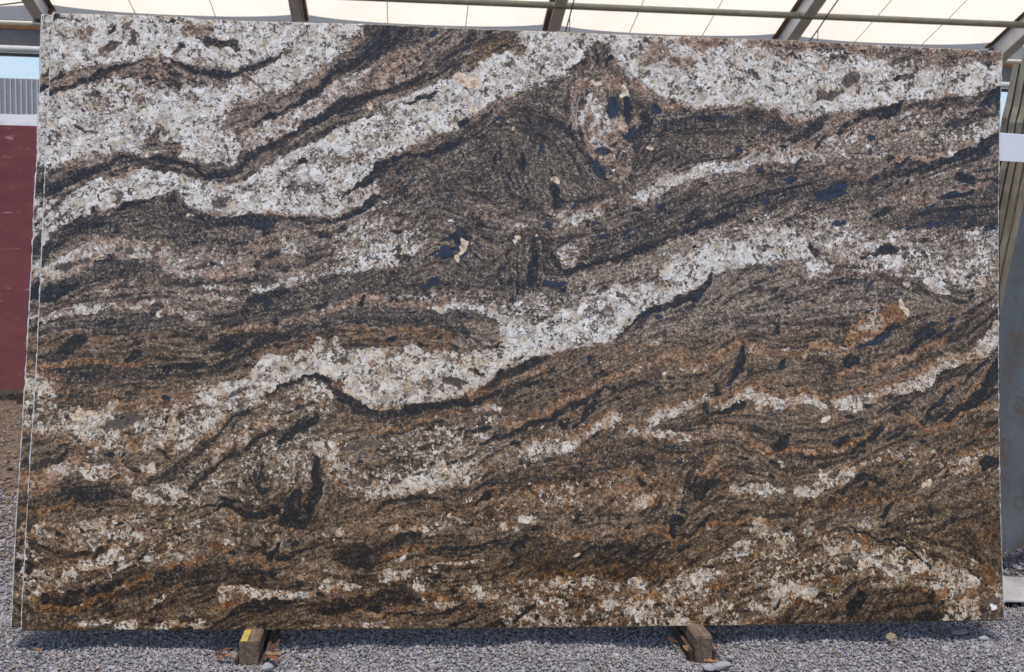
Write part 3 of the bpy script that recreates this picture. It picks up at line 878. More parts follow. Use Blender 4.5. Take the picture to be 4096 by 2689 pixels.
(0, 1889, 1.9525): """
P w.34r.25 100,440 500,390 900,330 1400,330 1500,420 1300,600 1100,720 900,760 600,850 350,880 100,830
S w.92 280,790,24 330,800,26
S w.92 520,810,42 590,800,40
S w.75 660,740,36 780,690,38 890,610,34
S w.88 1070,500,36 1180,465,38
S w.65 1300,440,36 1360,410,30
S w.6r.2 310,680,30 230,650,28
S w.6r.3 1240,650,30 1120,690,25
S w.7 150,650,25 190,810,20
S d.8r.2 490,650,26 600,650,36 720,640,26 850,590,22
S d.75 860,540,20 820,550,12
S d.75r.4 250,740,32 230,790,16
S d.8 430,480,22 480,515,18
S d.75 220,420,18 240,460,14
S d.6 1130,600,14 1080,670,14
S r.6 560,830,20 600,820,14
P d.55r.25 300,940 450,920 700,900 850,820 1000,760 1250,740 1500,740 1700,700 1950,730 2148,740 2148,830 1900,850 1700,880 1400,900 1200,960 1000,960 850,960 720,1000 560,1060 400,1040 300,990
S d.92 340,960,28 348,1000,28
S d.75 1550,770,30 1620,740,20
S d.65 1250,880,26 1330,830,20
S d.75 750,945,16 770,945,12
S r.9w.2 230,960,18 310,1020,16 360,1060,18 500,1070,22 620,1050,20 760,980,14 850,950,14 900,900,14 1000,870,16 1100,850,16 1180,810,16
S r.9 1320,730,16 1450,700,18 1600,660,20 1700,580,16
S r.8 1640,590,16 1730,580,14 1760,640,14
S r.85 1780,700,14 1900,700,16 2000,690,14 2060,730,16 2148,720,14
S r.85 300,890,12 420,900,14
S w.5 400,920,10 480,915,10
P d.3o.5 100,980 330,1070 560,1090 700,1030 900,1010 800,1100 700,1150 500,1190 100,1240
S d.75 100,1080,28 130,1180,25
S w.6 600,1190,26 720,1170,26 850,1170,18
S w.9 930,1200,36 1030,1190,42
S w.5r.3 1200,1200,26 1400,1180,30 1590,1180,36
S r.65 1200,970,14 1300,930,16 1400,910,16
S r.7 1680,950,14 1760,900,14 1900,880,14
S w.6 1180,1040,22 1330,960,22
S w.7 1750,960,50 1850,920,36 1960,950,36 2080,960,28
S r.75 1690,1050,26 1900,1010,24
S r.7 550,1180,16 640,1230,14
S d.78 1690,1195,16 1850,1090,32 2000,1030,36 2148,990,36
S d.85 1390,1225,14 1480,1200,14
S d.8 1195,1065,12 1245,1040,14
S d.8 650,1075,16 670,1065,12
S d.8 890,1050,22 800,1100,12
S d.7 2020,100,20 2060,140,22
S d.7 2060,560,12 2050,620,12
S d.8 1900,600,8 2050,610,10 2100,680,14
S d.6 1640,750,16 1500,760,14
S d.6 1840,820,16 1900,800,14
S g.4 1200,450,60 1500,400,60
S d.55 1420,480,8 1600,430,8 1750,450,8
S d.55 1500,560,8 1700,560,8
""",
(1000, 1889, 1.9525): """
P r.3o.4 100,300 700,250 1200,250 2148,250 2148,480 1400,450 800,520 300,520
S w.7 580,490,26 640,500,22
S w.75 690,480,25 720,460,30
S w.8 1095,445,24 1130,440,22
S w.55 1520,420,55 1550,390,55
S w.6 1290,440,36 1450,460,26
S w.85 1980,410,28 2000,440,32
S w.6 200,500,22 220,510,18
P d.75r.2 640,700 680,600 800,550 1000,540 1150,490 1280,455 1370,480 1290,550 1150,600 1050,650 1000,720 930,790 800,750
S d.9 1150,510,20 1280,470,20 1350,485,10
S d.8 880,700,40 940,740,30
S d.92 150,690,24 185,630,24 212,545,10
S d.85 0,640,14 60,605,12 110,650,12
S d.8 80,560,14 100,590,10
S d.78 200,690,14 330,650,18 450,610,16 560,560,14
S d.7 340,570,24 380,560,18
S d.6 0,300,20 20,350,18
S d.85 1400,605,10 1550,612,14 1700,590,14 1850,560,16 2000,540,20 2148,530,25
S d.65 1550,700,8 1700,660,10 1850,600,12
S d.85 2020,735,14 2080,660,18 2148,620,20
S d.65 1220,690,18 1350,640,18
S r.7 1050,690,18 1150,640,20 1300,580,20 1450,580,16
S r.65 1200,740,14 1350,700,14 1600,690,14
S r.8 40,670,14 100,720,14 250,710,12
S w.75r.2 380,810,26 450,780,20
S w.8r.1 590,870,26 660,885,20 770,890,28 860,905,18
S w.8r.2 1050,840,28 1080,790,26 1150,820,32 1240,790,28
S w.7 1150,700,22 1220,670,18
S w.55r.3 1400,730,14 1550,720,16 1750,710,18 1860,700,14
S w.55 1300,900,28 1350,950,32 1360,1010,24
S w.75r.2 0,940,24 130,960,24 300,950,22 450,950,20
S c.7 820,905,16 810,890,12
S r.85 600,935,22 720,930,26
S r.7 480,830,22 440,750,22
S d.75 820,910,12 880,915,12
P d.7r.25 450,1080 500,1000 700,980 950,960 1050,890 1180,880 1300,950 1340,1020 1250,1050 1100,1060 950,1100 800,1080 650,1110
S d.92 580,1090,22 800,1070,16
S d.9 920,1060,18 1000,1070,24
S r.5 1140,920,10 1150,950,8
S r.5 1200,940,20 1250,960,16
S r.95w.35 850,1090,14 1000,1130,18 1120,1090,18 1250,1070,16
S d.85 1040,1135,10 1150,1110,14 1250,1110,10 1400,1110,10 1560,1100,20 1650,1060,22
S d.8 1500,1210,10 1650,1180,12 1800,1110,12
S d.75 1880,1200,12 2000,1150,12 2100,1100,14
S d.8 60,1175,16 100,1170,16
S d.65 0,1080,26 120,1040,24 350,1000,18
S w.4 500,1200,24 800,1190,26 1100,1200,22
S w.55 1480,1020,36 1600,1040,28
S w.45r.3 1680,950,38 1800,960,46 2050,990,50
S d.8 1570,940,16 1600,920,12
S d.8 1890,795,14 1910,785,12
S d.75 1815,1050,14 1820,1040,12
S r.7o.4 1380,980,26 1550,990,26
S w.8 1760,925,24 1790,930,20
""",
(2000, 1889, 1.9525): """
S w.88 30,410,26 60,440,28
S w.6 100,440,30 130,460,25
P d.45r.28 0,520 200,500 500,530 850,540 1100,500 1300,560 1250,700 1000,740 700,720 400,760 200,740 0,600
S d.85 160,560,30 225,530,24
S d.9 540,695,12 640,650,16 730,600,12
S d.85 840,600,18 890,560,14
S d.85 1000,645,16 1070,610,22
S d.9 985,430,14 995,415,12
S d.85 300,575,18 340,570,14
S d.75 30,745,12 120,680,12
S d.75 350,745,16 400,700,12
S d.7 750,740,14 850,720,16 900,700,12
S c.8 590,655,8 630,635,8
S r.85 400,490,16 500,510,20 620,530,20 760,490,16
S w.6 430,490,14 490,510,14
S r.85 890,440,14 960,460,14 1020,520,14
S r.92w.2 1150,440,16 1300,440,20 1340,560,18 1450,545,22 1520,500,20 1600,420,14 1700,410,14 1850,390,14 1980,350,16 2100,390,16
S w.7r.2 1540,510,14 1560,480,12
S w.6 1620,440,14 1650,430,14
S d.97 1345,380,26 1340,440,25 1352,485,26
S d.97 1380,497,8 1480,490,10 1540,450,16 1600,380,14 1645,335,8
S d.85 1410,612,8 1500,560,8 1560,510,10
S d.85 1400,295,12 1450,320,12
S d.6 1260,210,18 1230,290,16
S d.85 1880,322,10 1985,278,12
S d.7 1700,420,12 1850,350,14
P r.3o.8 200,760 500,730 900,740 1300,700 1400,800 1200,860 900,830 600,840 300,850
P w.38r.16o.6 0,850 350,830 700,780 900,850 1250,870 1500,800 1800,700 2148,560 2148,1240 0,1240
S w.8 380,870,32 430,850,28
S w.85 660,860,42 700,820,32
S w.75 1030,850,46 1110,880,50
S w.8 420,1000,40 530,1030,28
S w.75 840,1050,42 880,1020,28
S w.8 1170,970,22 1200,940,22
S w.75 1530,830,42 1640,820,36
S w.85r.2 2030,390,46 2080,470,52
S w.7 1850,570,32 2000,570,36
S w.75 990,1090,36 1030,1070,30
S w.8 680,1130,30 730,1080,28
S w.8 1630,1080,42 1710,1060,36
S w.85 1340,1160,46 1460,1160,36
S w.75 1990,1050,36 2100,1000,36
S w.65 1700,770,32 1740,780,30
S w.85 280,970,32 310,990,28
S q.9 1300,1120,28 1325,1110,24
S q.8 1695,1110,12 1705,1130,12
S q.8 1040,1120,14 1042,1150,14
S q.8 1235,1170,14 1245,1180,12
S q.8 700,1105,14 705,1140,12
S d.8 985,800,12 968,860,12
S d.8 1280,870,18 1340,790,22
S d.75 1235,800,10 1245,850,10
S d.8 150,975,14 165,960,12
S d.8 370,1000,14 375,985,12
S d.75 1655,920,10 1662,960,10
S d.75 100,1165,12 180,1100,18 260,1045,14
S d.55 1150,900,14 1240,850,14
S r.6 400,950,30 600,980,30
S r.6 1000,950,40 1250,960,40
S r.55 1600,900,50 1750,880,40
""",
(3000, 1889, 1.9525): """
P w.40r.16 0,430 100,400 250,450 500,420 600,500 850,560 1000,600 1300,600 1700,800 1990,880 1990,1190 1450,1190 1500,1000 1250,900 850,900 700,980 300,1080 0,1200
S w.92 640,600,28 690,620,34
S w.6 870,400,26 910,410,32
S w.75 920,650,34 1000,630,28
S w.9 870,700,26 1000,720,26 1120,760,40 1200,800,36 1330,730,46 1480,770,28 1620,820,42 1750,870,36
S w.65r.3 450,480,34 500,460,30
S w.8 190,950,46 300,910,36 500,960,40
S w.9 1680,1000,46 1740,1080,36
S w.9 1930,960,26 1970,980,22
S w.85r.4 10,1050,30 60,1060,24
S q.9 750,700,26 790,715,22
S q.9 1070,730,24 1135,745,18
S q.85 1200,770,14 1230,765,12
S q1d.2 1900,990,40 1890,1020,48
S q.95 1815,1000,18 1825,1040,20
S q.6w.3 1850,1120,46 1930,1110,46 1970,1140,26
P c1.6 1855,1062 1876,1038 1917,1045 1912,1076 1868,1088
S r.8 1470,970,32 1520,950,30
S r.7 1710,950,30 1750,945,28
S r.75 1840,760,50 1900,870,36
S r.65 720,840,26 610,830,22
S r.65 930,590,40 870,490,36
S r.6 1250,640,20 1300,700,16
P d.4o.6r.3 780,980 900,930 1100,920 1280,910 1500,1000 1550,1080 1480,1150 1300,1180 750,1190 720,1080
S d.97 775,1110,22 820,1040,42 865,975,32
S d.92 1330,1120,36 1400,1140,44 1455,1110,24
S d.92 1495,1020,16 1505,1015,14
S d.92 1425,970,18 1440,965,14
S d.88 510,990,14 565,960,24 640,985,10
S d.75 460,855,7 560,820,10 625,788,7
S d.65 730,950,12 800,900,15 845,840,12
S d.6 240,1140,14 330,1060,14 420,1000,12
S d.6 180,1060,12 240,1000,12
S d.85 1895,550,28 1860,500,20
S d.75 1750,540,22 1760,580,22
S d.85 1925,690,22 1935,720,16
S d.85 1395,490,18 1415,485,14
S d.85 1735,460,16 1755,440,14
S d.75 1395,280,36 1420,300,30
S b.8d.8 1890,545,18 1900,530,14
P d.3r.3 1500,150 1950,100 1950,560 1750,600 1500,420
S k1 800,430,2 840,460,5 940,490,6 1050,520,7 1150,545,7 1210,585,7 1300,660,6 1385,745,5
"""}
import re
GS = 3.0                                        # field spacing in photograph pixels
GW, GH = int(4200/GS), int(2720/GS)
GX, GY = np.meshgrid((np.arange(GW)*GS - 40).astype(np.float32), (np.arange(GH)*GS).astype(np.float32))
rng = np.random.default_rng(7)
def vnoise(wave, seed):                         # smooth value noise on the field grid
    g = np.random.default_rng(seed).random((int(2800/wave)+6, int(4300/wave)+6)).astype(np.float32)
    u, v = (GX+60)/wave+1, (GY+10)/wave+1
    i, j = u.astype(int), v.astype(int); a, b = u-i, v-j
    a, b = a*a*(3-2*a), b*b*(3-2*b)
    return (g[j, i]*(1-a)+g[j, i+1]*a)*(1-b) + (g[j+1, i]*(1-a)+g[j+1, i+1]*a)*b
def fbm(wave, seed, n=3):
    return sum(vnoise(wave/2**k, seed+k)*.5**k for k in range(n))/sum(.5**k for k in range(n))
WX = GX + (fbm(70, 1, 2)-.5)*26 + (fbm(20, 5, 2)-.5)*20
WY = GY + (fbm(70, 11, 2)-.5)*26 + (fbm(20, 15, 2)-.5)*20
WN = fbm(46, 91, 3)-.5
FLD = {k: np.zeros((GH, GW), np.float32) for k in 'wdroqbck'}
CS = 24.0
CX, CY = np.meshgrid((np.arange(int(4200/CS))*CS-40), (np.arange(int(2720/CS))*CS))
FC = np.full(CX.shape, .05*math.cos(2*R(-22))); FS = np.full(CX.shape, .05*math.sin(2*R(-22)))
def sst(x): x = np.clip(x, 0, 1); return x*x*(3-2*x)
def window(x0, x1, y0, y1):
    i0, i1 = max(0, int((x0+40)/GS)), min(GW, int((x1+40)/GS)+2); j0, j1 = max(0, int(y0/GS)), min(GH, int(y1/GS)+2)
    return slice(j0, j1), slice(i0, i1)
def seg_d(X, Y, ax, ay, bx, by):
    dx, dy = bx-ax, by-ay; L = dx*dx+dy*dy+1e-9
    t = np.clip(((X-ax)*dx+(Y-ay)*dy)/L, 0, 1)
    return np.hypot(X-ax-t*dx, Y-ay-t*dy), t
def apply_shape(kind, spec, pts, warp=True):
    pts = np.array(pts, float); hw = pts[:, 2] if kind == 'S' else None
    pad = 45 + (hw.max()*1.5 if hw is not None else 0)
    sl = window(pts[:, 0].min()-pad, pts[:, 0].max()+pad, pts[:, 1].min()-pad, pts[:, 1].max()+pad)
    if sl[0].stop <= sl[0].start or sl[1].stop <= sl[1].start: return
    X, Y = (WX[sl], WY[sl]) if warp else (GX[sl], GY[sl])
    sharp = any(c in 'qbck' for c in spec)
    if kind == 'S':
        sd = np.full(X.shape, 1e9, np.float32)
        for a, b in zip(pts[:-1], pts[1:]):
            d, t = seg_d(X, Y, a[0], a[1], b[0], b[1]); sd = np.minimum(sd, d-(a[2]+t*(b[2]-a[2]))*(1+(0 if sharp else .9)*WN[sl]))
        soft = (max(4., .5*hw.mean()) if 'q' in spec else 3.5 if sharp else max(4.0, (.42 if 'd' in spec else .7 if 'm' in spec else .38)*hw.mean()))
        L = np.hypot(*(pts[-1, :2]-pts[0, :2]))
        if L > 2.5*hw.mean() and ('d' in spec or 'w' in spec or 'r' in spec):
            for a, b in zip(pts[:-1], pts[1:]):
                an = math.atan2(b[1]-a[1], b[0]-a[0]); d, _ = seg_d(CX, CY, a[0], a[1], b[0], b[1])
                wgt = np.exp(-(d/55)**2); FC[:] += wgt*math.cos(2*an); FS[:] += wgt*math.sin(2*an)
    else:
        sd = np.full(X.shape, 1e9, np.float32); ins = np.zeros(X.shape, bool); n = len(pts)
        for k in range(n):
            a, b = pts[k], pts[(k+1) % n]
            d, _ = seg_d(X, Y, a[0], a[1], b[0], b[1]); sd = np.minimum(sd, d)
            c = (a[1] > Y) != (b[1] > Y)
            ins ^= c & (X < (b[0]-a[0])*(Y-a[1])/(b[1]-a[1]+1e-12)+a[0])
        sd = np.where(ins, -sd, sd)
        soft = 2.5 if sharp and len(pts) < 12 else (30.0 if set(spec) <= set('o') else 11.0)
        if sharp and len(pts) >= 12: soft = 4
    M = sst(.5 - sd/(2*soft))
    f = {k: v[sl] for k, v in FLD.items()}
    for k, s in spec.items():
        if k == 'w':
            f['w'] += (s-f['w'])*M
            if 'd' not in spec: f['d'] *= 1-M*min(1, s*1.2)
            if 'q' not in spec: f['q'] *= 1-M*s
            if 'r' not in spec: f['r'] *= 1-M*.6
            f['b'] *= 1-M
            if 'c' not in spec: f['c'] *= 1-M
        elif k == 'd':
            if 'q' not in spec: f['w'] *= 1-M*min(1, s*1.7)
            if s < .6: f['d'] += (s-f['d'])*M
            else: f['d'] += (np.maximum(f['d'], s)-f['d'])*M
            if 'q' not in spec: f['q'] *= 1-M; f['c'] *= 1-M
            if 'r' not in spec and s > .6: f['r'] *= 1-M*.7
        elif k == 'm':
            f['w'] *= 1-M*s
            if 'd' not in spec: f['d'] *= 1-M*.5
        elif k == 'g': f['w'] += (s-f['w'])*M; f['d'] *= 1-M*.7
        elif k == 'r':
            if 'w' in spec or 'm' in spec: f['r'] += (s-f['r'])*M
            else: f['r'] += (np.maximum(f['r'], s)-f['r'])*M; f['d'] *= 1-M*s*.6 if s > .55 and 'd' not in spec else 1
        elif k == 'o': f['o'] += (np.maximum(f['o'], s)-f['o'])*M
        elif k == 'q': f['q'] += (s-f['q'])*M; f['w'] *= 1-M*s; f['c'] *= 1-M; f['r'] *= 1-M*.8
        elif k == 'b': f['b'] += (np.maximum(f['b'], s)-f['b'])*M; f['w'] *= 1-M*s; f['q'] *= 1-M; f['c'] *= 1-M; f['r'] *= 1-M
        elif k == 'c': f['c'] += (np.maximum(f['c'], s)-f['c'])*M; f['b'] *= 1-M; f['q'] *= 1-M; f['d'] *= 1-M
        elif k == 'k': f['k'] += (s-f['k'])*M
REDO = []
for (ox, oy, sc), txt in ROCK.items():
    for ln in txt.strip().splitlines():
        tk = ln.split(); spec = {a: float(b) for a, b in re.findall(r'([a-z])(\d*\.?\d+)', tk[1])}
        pts = []
        for p in tk[2:]:
            v = [float(q) for q in p.split(',')]
            pts.append((ox+v[0]/sc, oy+v[1]/sc) + ((v[2]/sc,) if len(v) > 2 else ()))
        if tk[0] == 'S': pts = [p if len(p) == 3 else p+(8.,) for p in pts]
        apply_shape(tk[0], spec, pts)
        if (tk[0] == 'S' and (spec.get('d', 0) >= .88 or (spec.get('w', 0) >= .7 and np.hypot(pts[-1][0]-pts[0][0], pts[-1][1]-pts[0][1]) > 6*pts[0][2]) or spec.get('r', 0) >= .7)) or spec.get('d', 0) == 1: REDO.append((tk[0], spec, np.array(pts)))
# foliation direction
for A in (FC, FS):
    for _ in range(3):
        P_ = np.pad(A, 1, mode='edge'); A[:] = (P_[1:-1, :-2]+P_[1:-1, 2:]+P_[:-2, 1:-1]+P_[2:, 1:-1]+2*A)/6
ANG = .5*np.arctan2(FS, FC)
def samp(A, x, y, x0, y0, st):
    i = np.clip(((x-x0)/st+.5).astype(int), 0, A.shape[1]-1); j = np.clip(((y-y0)/st+.5).astype(int), 0, A.shape[0]-1); return A[j, i]
c2, s2 = np.cos(2*ANG), np.sin(2*ANG)
def bil(A, x, y, x0, y0, st):
    u = np.clip((x-x0)/st, 0, A.shape[1]-1.001); v = np.clip((y-y0)/st, 0, A.shape[0]-1.001)
    i, j = u.astype(int), v.astype(int); a, b = u-i, v-j
    return (A[j, i]*(1-a)+A[j, i+1]*a)*(1-b)+(A[j+1, i]*(1-a)+A[j+1, i+1]*a)*b
AF = .5*np.arctan2(bil(s2, GX, GY, -40, 0, CS), bil(c2, GX, GY, -40, 0, CS)) + (fbm(120, 31, 2)-.5)*.5
VXF, VYF = np.cos(AF), np.sin(AF)
def lic(noise, n, step):
    acc = noise.copy(); I, J = np.meshgrid(np.arange(GW, dtype=np.float32), np.arange(GH, dtype=np.float32))
    for sg in (1, -1):
        x, y = I.copy(), J.copy()
        for k in range(n):
            i = np.clip(x.astype(int), 0, GW-1); j = np.clip(y.astype(int), 0, GH-1)
            x += VXF[j, i]*sg*step; y += VYF[j, i]*sg*step
            i = np.clip(x.astype(int), 0, GW-1); j = np.clip(y.astype(int), 0, GH-1)
            acc += noise[j, i]
    acc = (acc-acc.mean())/acc.std(); return acc
ST1 = lic(vnoise(6.5, 71)-.5, 9, 1.3)
ST2 = lic(vnoise(18, 77)-.5, 16, 2.4)
ST3 = lic(vnoise(9, 79)-.5, 26, 2.0)
STREAK = np.clip(.5 + .17*ST1 + .10*ST2 + .06*ST3, 0, 1)
# scattered mica flakes and small crystals, lying along the foliation
for k in range(900):
    x, y = rng.uniform(60, 4020), rng.uniform(60, 2520)
    j, i = int(y/GS), int((x+40)/GS)
    w_, d_ = FLD['w'][j, i], FLD['d'][j, i]; an = AF[j, i] + rng.normal(0, .25)
    dark_zone = d_ > .25 and w_ < .3
    if w_ > .55: continue
    L = rng.uniform(8, 26) if dark_zone else rng.uniform(8, 34); h = L*rng.uniform(.18, .4)
    if dark_zone and y < 1750 and x > 900 and rng.random() < .62: spec = {'b': rng.uniform(.7, 1)}
    elif rng.random() < .1: spec = {'c': .75}; L = h = rng.uniform(3, 5)
    else: spec = {'d': rng.uniform(.7, .95)}
    c, s = math.cos(an)*L*.5, math.sin(an)*L*.5
    apply_shape('S', spec, [(x-c, y-s, h*.5), (x, y, h), (x+c, y+s, h*.45)])
nw = np.clip(1-FLD['w']*1.15, 0, 1); keepb = 1-np.maximum(FLD['q'], np.maximum(FLD['b'], FLD['c'])); nod = np.clip(1.15-1.5*FLD['d'], 0, 1)
FLD['d'] += (.48*sst((-ST3-1.0)/.9) + .28*sst((-ST1-1.2)/.9))*nw*keepb       # thin mica seams
FLD['w'] += .34*sst((ST3-1.15)/.8)*nw*keepb*nod*(fbm(160, 45, 2) > .5)           # thin pale seams
FLD['r'] += .45*sst((ST3-.8)/.8)*nw*keepb*nod*sst((fbm(150, 47, 2)-.4)/.2)
FLD['w'] *= 1-.55*sst((-ST3-1.6)/.7)*(FLD['w'] > .5)
FLD['r'] = np.clip(FLD['r'] + (fbm(60, 41, 3)-.55)*.35, 0, 1)
FLD['w'] = np.clip(FLD['w'] + (fbm(110, 51, 5)-.5)*.75*np.minimum(1, FLD['w']*2.5) - .06*(FLD['w'] > .7), 0, 1)
FLD['d'] = np.clip(FLD['d'] + (fbm(110, 61, 3)-.5)*.3*(1-FLD['w']), 0, 1)
def blur(A, n):
    for _ in range(n):
        P_ = np.pad(A, 1, mode='edge'); A = (P_[1:-1, :-2]+P_[1:-1, 2:]+P_[:-2, 1:-1]+P_[2:, 1:-1]+A)/5
    return A
gy_, gx_ = np.gradient(blur(FLD['w'], 12)); EDG = blur(np.clip(np.hypot(gx_, gy_)*22, 0, 1), 4)
FLD['r'] = np.clip(FLD['r']+.40*EDG*sst((fbm(90, 43, 3)-.34)/.25), 0, 1)            # rust creeps along the white bands
# the strongest veins and black lenses cut cleanly through the grain around them
def redo(kind, spec, pts):
    pad = 30 + (pts[:, 2].max() if kind == 'S' else 0)
    sl = window(pts[:, 0].min()-pad, pts[:, 0].max()+pad, pts[:, 1].min()-pad, pts[:, 1].max()+pad)
    if sl[0].stop <= sl[0].start or sl[1].stop <= sl[1].start: return
    X, Y = WX[sl], WY[sl]; sd = np.full(X.shape, 1e9, np.float32)
    if kind == 'S':
        for a, b in zip(pts[:-1], pts[1:]):
            d, t = seg_d(X, Y, a[0], a[1], b[0], b[1]); sd = np.minimum(sd, d-(a[2]+t*(b[2]-a[2]))*((1.2 if spec.get('w', 0) >= .7 else 1)+1.1*WN[sl]))
        soft = max(3., .32*pts[:, 2].mean())
    else:
        ins = np.zeros(X.shape, bool); n = len(pts); soft = 4.
        for k in range(n):
            a, b = pts[k], pts[(k+1) % n]; d, _ = seg_d(X, Y, a[0], a[1], b[0], b[1]); sd = np.minimum(sd, d)
            ins ^= ((a[1] > Y) != (b[1] > Y)) & (X < (b[0]-a[0])*(Y-a[1])/(b[1]-a[1]+1e-12)+a[0])
        sd = np.where(ins, -sd, sd)
    M = sst(.5-sd/(2*soft)); f = {k: v[sl] for k, v in FLD.items()}
    if spec.get('w', 0) >= .7: f['w'] += (np.maximum(f['w'], spec['w'])-f['w'])*M*.85; f['d'] *= 1-M*.8
    elif spec.get('r', 0) >= .7: f['r'] += (np.maximum(f['r'], spec['r'])-f['r'])*M; f['d'] *= 1-M*.5
    else:
        s = spec['d']; s = s if s < .9 else 1.15
        f['d'] += (np.maximum(f['d'], s)-f['d'])*M*(.75+.5*(s > .9))
        if s > .9: f['w'] *= 1-np.minimum(1, M*1.1); f['r'] *= 1-M*(.9 if 'r' not in spec else .4); f['q'] *= 1-M
        else: f['w'] *= 1-M*.7
for pas in 'rwd':
    for kind, spec, pts in REDO:
        typ = 'w' if spec.get('w', 0) >= .7 else 'r' if spec.get('r', 0) >= .7 else 'd'
        if typ == pas: redo(kind, spec, pts)
def rock_attrs(me, px, py):
    for nm, ks in (('mineral', 'wdro'), ('mineral2', 'qbc')):
        A = np.ones((len(px), 4), np.float32)
        for n_, k in enumerate(ks): A[:, n_] = bil(FLD[k], px, py, -40, 0, GS)
        if nm == 'mineral2': A[:, 3] = bil(STREAK, px, py, -40, 0, GS) + 2*(bil(FLD['k'], px, py, -40, 0, GS) > .4)
        at = me.attributes.new(nm, 'FLOAT_COLOR', 'POINT'); at.data.foreach_set('color', A.ravel())

# ------------------------------------------------------------------ rock material
def rock_material():
    g = NT('polished_granite', .30, .22)
    co = g.coord('Object')
    wob = g.n('ShaderNodeVectorMath', operation='MULTIPLY_ADD')
    g.lk(g.noise(co, 120, 2, .5, 1), wob.inputs[0]); wob.inputs[1].default_value = (.006, .006, 0); g.lk(co, wob.inputs[2])
    P = wob.outputs[0]
    a1 = g.n('ShaderNodeAttribute', attribute_name='mineral'); a2 = g.n('ShaderNodeAttribute', attribute_name='mineral2')
    s1 = g.n('ShaderNodeSeparateColor'); g.lk(a1.outputs['Color'], s1.inputs[0]); w, d, r = s1.outputs; o = a1.outputs['Alpha']
    s2 = g.n('ShaderNodeSeparateColor'); g.lk(a2.outputs['Color'], s2.inputs[0]); q, b, c = s2.outputs; sk = a2.outputs['Alpha']
    crack = g.math('GREATER_THAN', sk, 1.4); sk = g.math('SUBTRACT', sk, g.math('MULTIPLY', crack, 2.0))
    vF, vM, vC = g.vor(P, 190), g.vor(P, 88), g.vor(P, 40)
    cF = g.n('ShaderNodeSeparateColor'); g.lk(vF.outputs['Color'], cF.inputs[0])
    cM = g.n('ShaderNodeSeparateColor'); g.lk(vM.outputs['Color'], cM.inputs[0])
    cC = g.n('ShaderNodeSeparateColor'); g.lk(vC.outputs['Color'], cC.inputs[0])
    f1, f2, f3 = cF.outputs; m1, m2, m3 = cM.outputs; k1, k2, k3 = cC.outputs
    n1 = g.noise(co, 26, 4, .65); n2 = g.noise(co, 60, 4, .7); n3 = g.noise(co, 420, 2, .6)
    # ground mass
    fm = g.math('ADD', g.math('MULTIPLY', f1, .42), g.math('ADD', g.math('MULTIPLY', m1, .16), g.math('MULTIPLY', sk, .42)))
    mid = g.ramp(fm, [(.16, (.019, .016, .015)), (.30, (.054, .041, .033)), (.48, (.132, .097, .071)), (.64, (.23, .180, .137)), (.82, (.46, .40, .325))])
    mid = g.mix(1.0, mid, g.ramp(sk, [(.2, (.60, .60, .62)), (.5, (1, 1, 1)), (.8, (1.30, 1.26, 1.2))]), 'MULTIPLY')
    dark = g.ramp(f2, [(0, (.006, .0065, .009)), (.6, (.012, .012, .015)), (.85, (.026, .022, .020)), (1, (.08, .062, .046))])
    wv = g.math('ADD', g.math('MULTIPLY', k1, .46), g.math('ADD', g.math('MULTIPLY', m1, .36), g.math('MULTIPLY', f3, .18)))
    white = g.ramp(wv, [(.12, (.30, .265, .22)), (.30, (.50, .47, .425)), (.45, (.62, .60, .565)), (.62, (.72, .70, .665)), (.9, (.83, .82, .80))])
    tan = g.sstep(g.math('ADD', n1, g.math('MULTIPLY', g.math('SUBTRACT', m2, .5), .3)), .50, .72)
    white = g.mix(g.math('MULTIPLY', tan, .62), white, (.53, .41, .26))
    clus = g.noise(co, 14, 6, .78)
    spk = g.sstep(g.math('ADD', g.math('ADD', g.math('MULTIPLY', f1, .4), g.math('MULTIPLY', m2, .6)), g.math('MULTIPLY', g.math('SUBTRACT', clus, .5), 2.6)), .14, .42)
    white = g.mix(spk, g.ramp(f3, [(0, (.035, .03, .027)), (.6, (.11, .085, .066)), (1, (.26, .19, .13))]), white)
    ed = g.vor(P, 40, 'DISTANCE_TO_EDGE').outputs['Distance']
    crk = g.math('MULTIPLY', g.math('SUBTRACT', 1, g.sstep(ed, .015, .06)), g.sstep(n2, .48, .6))
    white = g.mix(g.math('MULTIPLY', crk, .75), white, (.07, .055, .045))
    ed2 = g.vor(P, 19, 'DISTANCE_TO_EDGE').outputs['Distance']
    crk2 = g.math('MULTIPLY', g.math('SUBTRACT', 1, g.sstep(ed2, .006, .03)), g.sstep(n1, .42, .55))
    white = g.mix(g.math('MULTIPLY', crk2, .8), white, (.06, .048, .04))
    # which grain is which
    gm = g.math('ADD', g.math('MULTIPLY', m3, .45), g.math('ADD', g.math('MULTIPLY', f3, .35), g.math('MULTIPLY', k3, .2)))
    wm = g.sstep(g.math('ADD', w, g.math('MULTIPLY', g.math('SUBTRACT', gm, .5), .85)), .34, .60)
    dd = g.math('ADD', d, g.math('MULTIPLY', g.math('SUBTRACT', sk, .5), .9))
    dm = g.sstep(g.math('ADD', dd, g.math('MULTIPLY', g.math('SUBTRACT', f2, .5), .5)), .30, .72)
    col = g.mix(dm, mid, dark)
    col = g.mix(wm, col, white)
    rust = g.ramp(g.math('ADD', g.math('MULTIPLY', m2, .5), g.math('MULTIPLY', f1, .5)),
                  [(.08, (.055, .023, .009)), (.4, (.165, .072, .021)), (.65, (.31, .150, .046)), (.95, (.55, .37, .19))])
    rust2 = g.ramp(g.math('ADD', g.math('MULTIPLY', m2, .5), g.math('MULTIPLY', f1, .5)),
                   [(.08, (.075, .042, .028)), (.4, (.20, .118, .075)), (.65, (.36, .24, .165)), (.95, (.60, .47, .37))])
    rust = g.mix(g.math('MULTIPLY', o, 1.5, clamp=True), rust2, rust)
